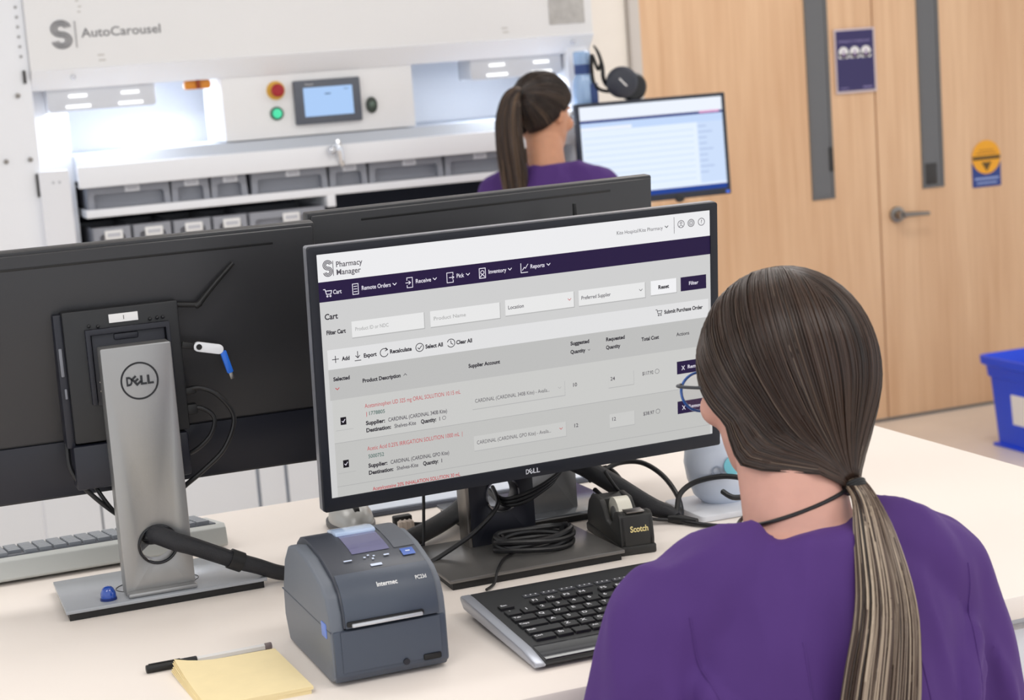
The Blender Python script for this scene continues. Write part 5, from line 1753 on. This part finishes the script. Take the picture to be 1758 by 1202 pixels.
def tint_cap(n, u):
    t_ = np.clip(rng.normal(.24, .12, n), 0, 1)
    hi = rng.random(n) < .08 + .09 * u
    return np.where(hi, np.clip(rng.normal(.52, .12, n), 0, 1), t_)


def tint_pony(n, u):
    t_ = np.clip(rng.normal(.34, .18, n), 0, 1)
    hi = rng.random(n) < .36
    return np.where(hi, np.clip(rng.normal(.86, .12, n), 0, 1), t_)


TIE = Vector((.892, 1.4615, 1.206))
tl = HX.inverted() @ TIE
hr = Hair((.0865, .1055, .1075), (0, -.010, .012), tuple(tl), 'low')
nA, nB = HX.inverted() @ Vector((BX + .006, BY + .022, 1.18)), HX.inverted() @ Vector((BX + .018, BY + .062, 1.250))
hr.neck = (np.array(nA), np.array((nB - nA).normalized()), .0605)
parts = hr.cap() + [hr.strands(5200, 22, .00065, tint_cap)]
M4 = np.array(HX)
hm_ = numpy_mesh('hair', parts)
hair_o = mesh_part('hair', hm_, M_hair, per, xf=HX)
pth = [TIE + Vector((0, .004, .004)), TIE + Vector((.000, -.020, -.010)), (.884, 1.412, 1.165), (.868, 1.372, 1.11), (.846, 1.350, 1.05), (.825, 1.338, .98), (.806, 1.335, .90), (.798, 1.335, .86)]
pp = [pony_strands(2300, pth, [.0075, .011, .020, .029, .036, .039, .034, .020], 26, .0008, tint_pony, (1.1, .52), .0012)]
pony = mesh_part('ponytail', numpy_mesh('ponytail', pp), M_hair, per)
tm = Matrix.Translation(TIE + Vector((.0005, -.003, -.003))) @ Vector((.05, -.6, -.8)).to_track_quat('Z', 'Y').to_matrix().to_4x4()
b = B()
for k in range(3):
    b.tube([tm @ Vector((.0105 * math.cos(a), .0105 * math.sin(a), -.0025 + .0025 * k)) for a in np.linspace(0, 2 * math.pi, 25)[:-1]], .0019, 8, 1, True)
b.build('hair_tie', M_rubber, per)
# thin cord worn round the neck
cn = []
for a in np.linspace(0, 2 * math.pi, 33)[:-1]:
    ca_, sa_ = math.cos(a), math.sin(a)
    zc = 1.196 + .012 * ca_ - .022 * (sa_ + 1) * .5
    ax_, ay_ = BX + .006 + (zc - 1.18) * .17, BY + .022 + (zc - 1.18) * .57
    cn.append(Vector((ax_ + .0565 * ca_, ay_ + .0585 * sa_, zc)))
B().tube(cn, .0021, 8, 2, True).build('neck_cord', M_cable, per, label='thin black cord round the neck')
# spectacles
t = thing('eyeglasses', 'blue-rimmed eyeglasses worn by the seated person', 'glasses', tuple(HX @ Vector((0, .09, 0))))
M_rim = mat('rim_blue', (44, 96, 176), .2, coat=.5)
for sx in (-1, 1):
    ringp = [HX @ Vector((sx * .034 + .030 * math.cos(a), .1145 - .012 * abs(sx * .034 + .030 * math.cos(a)) / .06, -.002 + .0235 * math.sin(a) * (1 if math.sin(a) < 0 else .85))) for a in np.linspace(0, 2 * math.pi, 29)[:-1]]
    B().tube(ringp, .0015, 8, 2, True).build('rim', M_rim, t)
    lens = B()
    vs = [lens.bm.verts.new(q) for q in ringp]
    lens.bm.faces.new(vs)
    ex = bmesh.ops.extrude_face_region(lens.bm, geom=lens.bm.faces[:])
    bmesh.ops.translate(lens.bm, vec=(HX.to_3x3() @ Vector((0, .001, 0))), verts=[v for v in ex['geom'] if isinstance(v, bmesh.types.BMVert)])
    bmesh.ops.recalc_face_normals(lens.bm, faces=lens.bm.faces)
    lens.build('lens', mat('clear_lens', (255, 255, 255), .02, trans=1.0), t, smooth=None)
    B().tube([HX @ Vector((sx * .063, .1015, .008)), HX @ Vector((sx * .074, .090, .007)), HX @ Vector((sx * .080, .03, .004)), HX @ Vector((sx * .077, -.005, .004)), HX @ Vector((sx * .075, -.03, -.015))], .0017, 8, 4).build('temple', mat('temple_dark', (48, 50, 58), .35), t)
B().tube([HX @ Vector((-.0045, .1132, .003)), HX @ Vector((0, .1155, .006)), HX @ Vector((.0045, .1132, .003))], .0014, 8, 3).build('bridge', M_rim, t)

# ---- standing person at the carousel (built facing +Y, then turned toward the back monitor)
PX, PY, TURN = 1.905, 4.63, -42
per = thing('person', 'standing person in purple scrubs with a high brown ponytail, facing the back monitor', 'person', (PX, PY, 0))
S = Matrix.Translation((PX, PY, 0)) @ Matrix.Rotation(R(TURN), 4, 'Z')
HL = Matrix.Translation((-.018, .030, 1.490)) @ Matrix.Rotation(R(-18), 4, 'Z') @ Matrix.Rotation(R(-10), 4, 'X') @ Matrix.Diagonal((.95, .95, .95, 1))
b = B()
head_volumes(b, HL)
limb(b, [(0, -.01, 1.305), (-.004, .000, 1.365), (-.014, .018, 1.435)], [.060, .052, .050], 20)
tor = [(0, 0, .80, .165, .115), (0, -.005, .90, .165, .115), (0, -.01, 1.02, .132, .095), (0, -.012, 1.14, .145, .10), (0, -.012, 1.22, .152, .098), (0, -.012, 1.272, .138, .082), (0, -.012, 1.305, .108, .066), (0, -.010, 1.330, .076, .055), (0, -.006, 1.351, .056, .05)]
b.loft(tor, 28)
for sx in (-1, 1):
    limb(b, [(sx * .05, -.008, 1.312), (sx * .105, -.008, 1.298), (sx * .150, -.004, 1.280)], [.036, .042, .048])
    limb(b, [(sx * .155, -.004, 1.27), (sx * .185, .0, 1.14), (sx * .200, .01, 1.0)], [.049, .043, .037])
    limb(b, [(sx * .200, .01, 1.0), (sx * .185, .12, .97), (sx * .14, .235, 1.0)], [.038, .034, .025])
    hand_volumes(b, (sx * .138, .24, 1.0), (-sx * .3, .95, .05), (0, -.05, 1), -sx)
    limb(b, [(sx * .085, 0, .84), (sx * .09, .01, .63), (sx * .09, .0, .45)], [.088, .074, .056])
    limb(b, [(sx * .09, .0, .45), (sx * .09, -.015, .28), (sx * .09, -.02, .09)], [.055, .053, .035])
    limb(b, [(sx * .09, -.04, .045), (sx * .095, .05, .040), (sx * .10, .15, .03)], [.040, .036, .026])
mesh_part('body', fuse(b, 'body', .0048, 6), M_skin2, per, xf=S)
face_parts(per, HL, S, M_skin2)
b = B()
b.loft([(x, y, z, rx + .013 + (.012 if z < 1.1 else 0), ry + .013 + (.010 if z < 1.1 else 0)) for x, y, z, rx, ry in tor], 32)
for sx in (-1, 1):
    b.tube([(sx * .045, -.009, 1.316), (sx * .10, -.009, 1.302), (sx * .148, -.005, 1.280)], [.046, .053, .0565], 18)
    b.ell((sx * .149, -.005, 1.279), (.0555,) * 3)
    b.tube([(sx * .150, -.005, 1.279), (sx * .178, -.002, 1.16), (sx * .196, .002, 1.06), (sx * .20, .004, 1.02)], [.055, .058, .062, .064], 20)
cutr = B()
cutr.loft([(0, 0, -.02, .062, .060), (0, 0, .03, .074, .064), (0, 0, .06, .08, .068), (0, 0, .14, .085, .075)], 40, M=Matrix.Translation((0, .018, 1.296)) @ Matrix.Rotation(R(-20), 4, 'X'))
hem = B().box(-.5, .5, -.4, .5, .4, .83)
top2 = fuse(b, 'scrub_top', .006, 12, .55, (cutr, hem))
drape(top2, .006, 8.4, 0)
mesh_part('scrub_top', top2, M_scrub, per, xf=S, smooth=40)
b = B()
b.loft([(0, 0, .76, .165, .12), (0, 0, .84, .172, .126), (0, -.005, .94, .17, .122)], 28)
for sx in (-1, 1):
    limb(b, [(sx * .085, 0, .84), (sx * .09, .01, .63), (sx * .09, .0, .45)], [.094, .084, .072])
    limb(b, [(sx * .09, .0, .45), (sx * .09, -.01, .28), (sx * .09, -.012, .11)], [.072, .072, .070])
mesh_part('scrub_trousers', fuse(b, 'scrub_trousers', .008, 8), M_scrub, per, xf=S)
for sx in (-1, 1):
    b = B()
    b.loft([(sx * .095, .045, .001, .044, .128), (sx * .095, .045, .04, .045, .128), (sx * .094, .02, .07, .042, .10), (sx * .092, -.02, .10, .044, .052)], 24)
    mesh_part('shoe', fuse(b, 'shoe', .006, 5), mat('shoe_grey', (70, 72, 80), .6), per, xf=S)
M_hair2 = hair_mat('dark_brown_hair', (26, 19, 18), (58, 43, 36), (120, 96, 74))


def tint_cap2(n, u):
    return np.clip(rng.normal(.24, .16, n) + (rng.random(n) < .12) * .35, 0, 1)


def tint_pony2(n, u):
    return np.clip(rng.normal(.50, .20, n) + (rng.random(n) < .2) * .3, 0, 1)


TL = Vector((.0, -.108, .046))
hr2 = Hair((.0825, .1075, .1020), (0, -.004, .022), tuple(TL), 'high')
hm2 = numpy_mesh('hair', hr2.cap() + [hr2.strands(2200, 18, .0010, tint_cap2)])
mesh_part('hair', hm2, M_hair2, per, xf=S @ HL)
TW = S @ HL @ TL
bk = (S.to_3x3() @ HL.to_3x3().normalized()) @ Vector((0, -1, 0))
pth = [TW - bk * .004, TW + bk * .014 + Vector((0, 0, .002)), TW + bk * .034 + Vector((-.004, 0, -.024)), TW + bk * .042 + Vector((-.010, .0, -.080)), TW + bk * .042 + Vector((-.010, 0, -.150)), TW + bk * .040 + Vector((-.006, 0, -.22)), TW + bk * .042 + Vector((-.002, 0, -.30)), TW + bk * .045 + Vector((0, 0, -.36))]
mesh_part('ponytail', numpy_mesh('ponytail', [pony_strands(1300, pth, [.009, .016, .026, .034, .037, .036, .030, .014], 22, .0011, tint_pony2, (1.05, .8), .0015)]), M_hair2, per)
b = B()
for k in range(2):
    Mt = Matrix.Translation(TW + bk * .004 * k) @ bk.to_track_quat('Z', 'Y').to_matrix().to_4x4()
    b.tube([Mt @ Vector((.0115 * math.cos(a), .0115 * math.sin(a), 0)) for a in np.linspace(0, 2 * math.pi, 25)[:-1]], .0028, 8, 1, True)
b.build('hair_tie', M_rubber, per)
cn = [S @ Vector((.058 * math.cos(a), .012 + .060 * math.sin(a), 1.366 - .10 * (math.sin(a) + 1) * .5)) for a in np.linspace(0, 2 * math.pi, 33)[:-1]]
B().tube(cn, .002, 8, 2, True).build('neck_cord', mat('cord_brown', (50, 34, 28), .6), per)
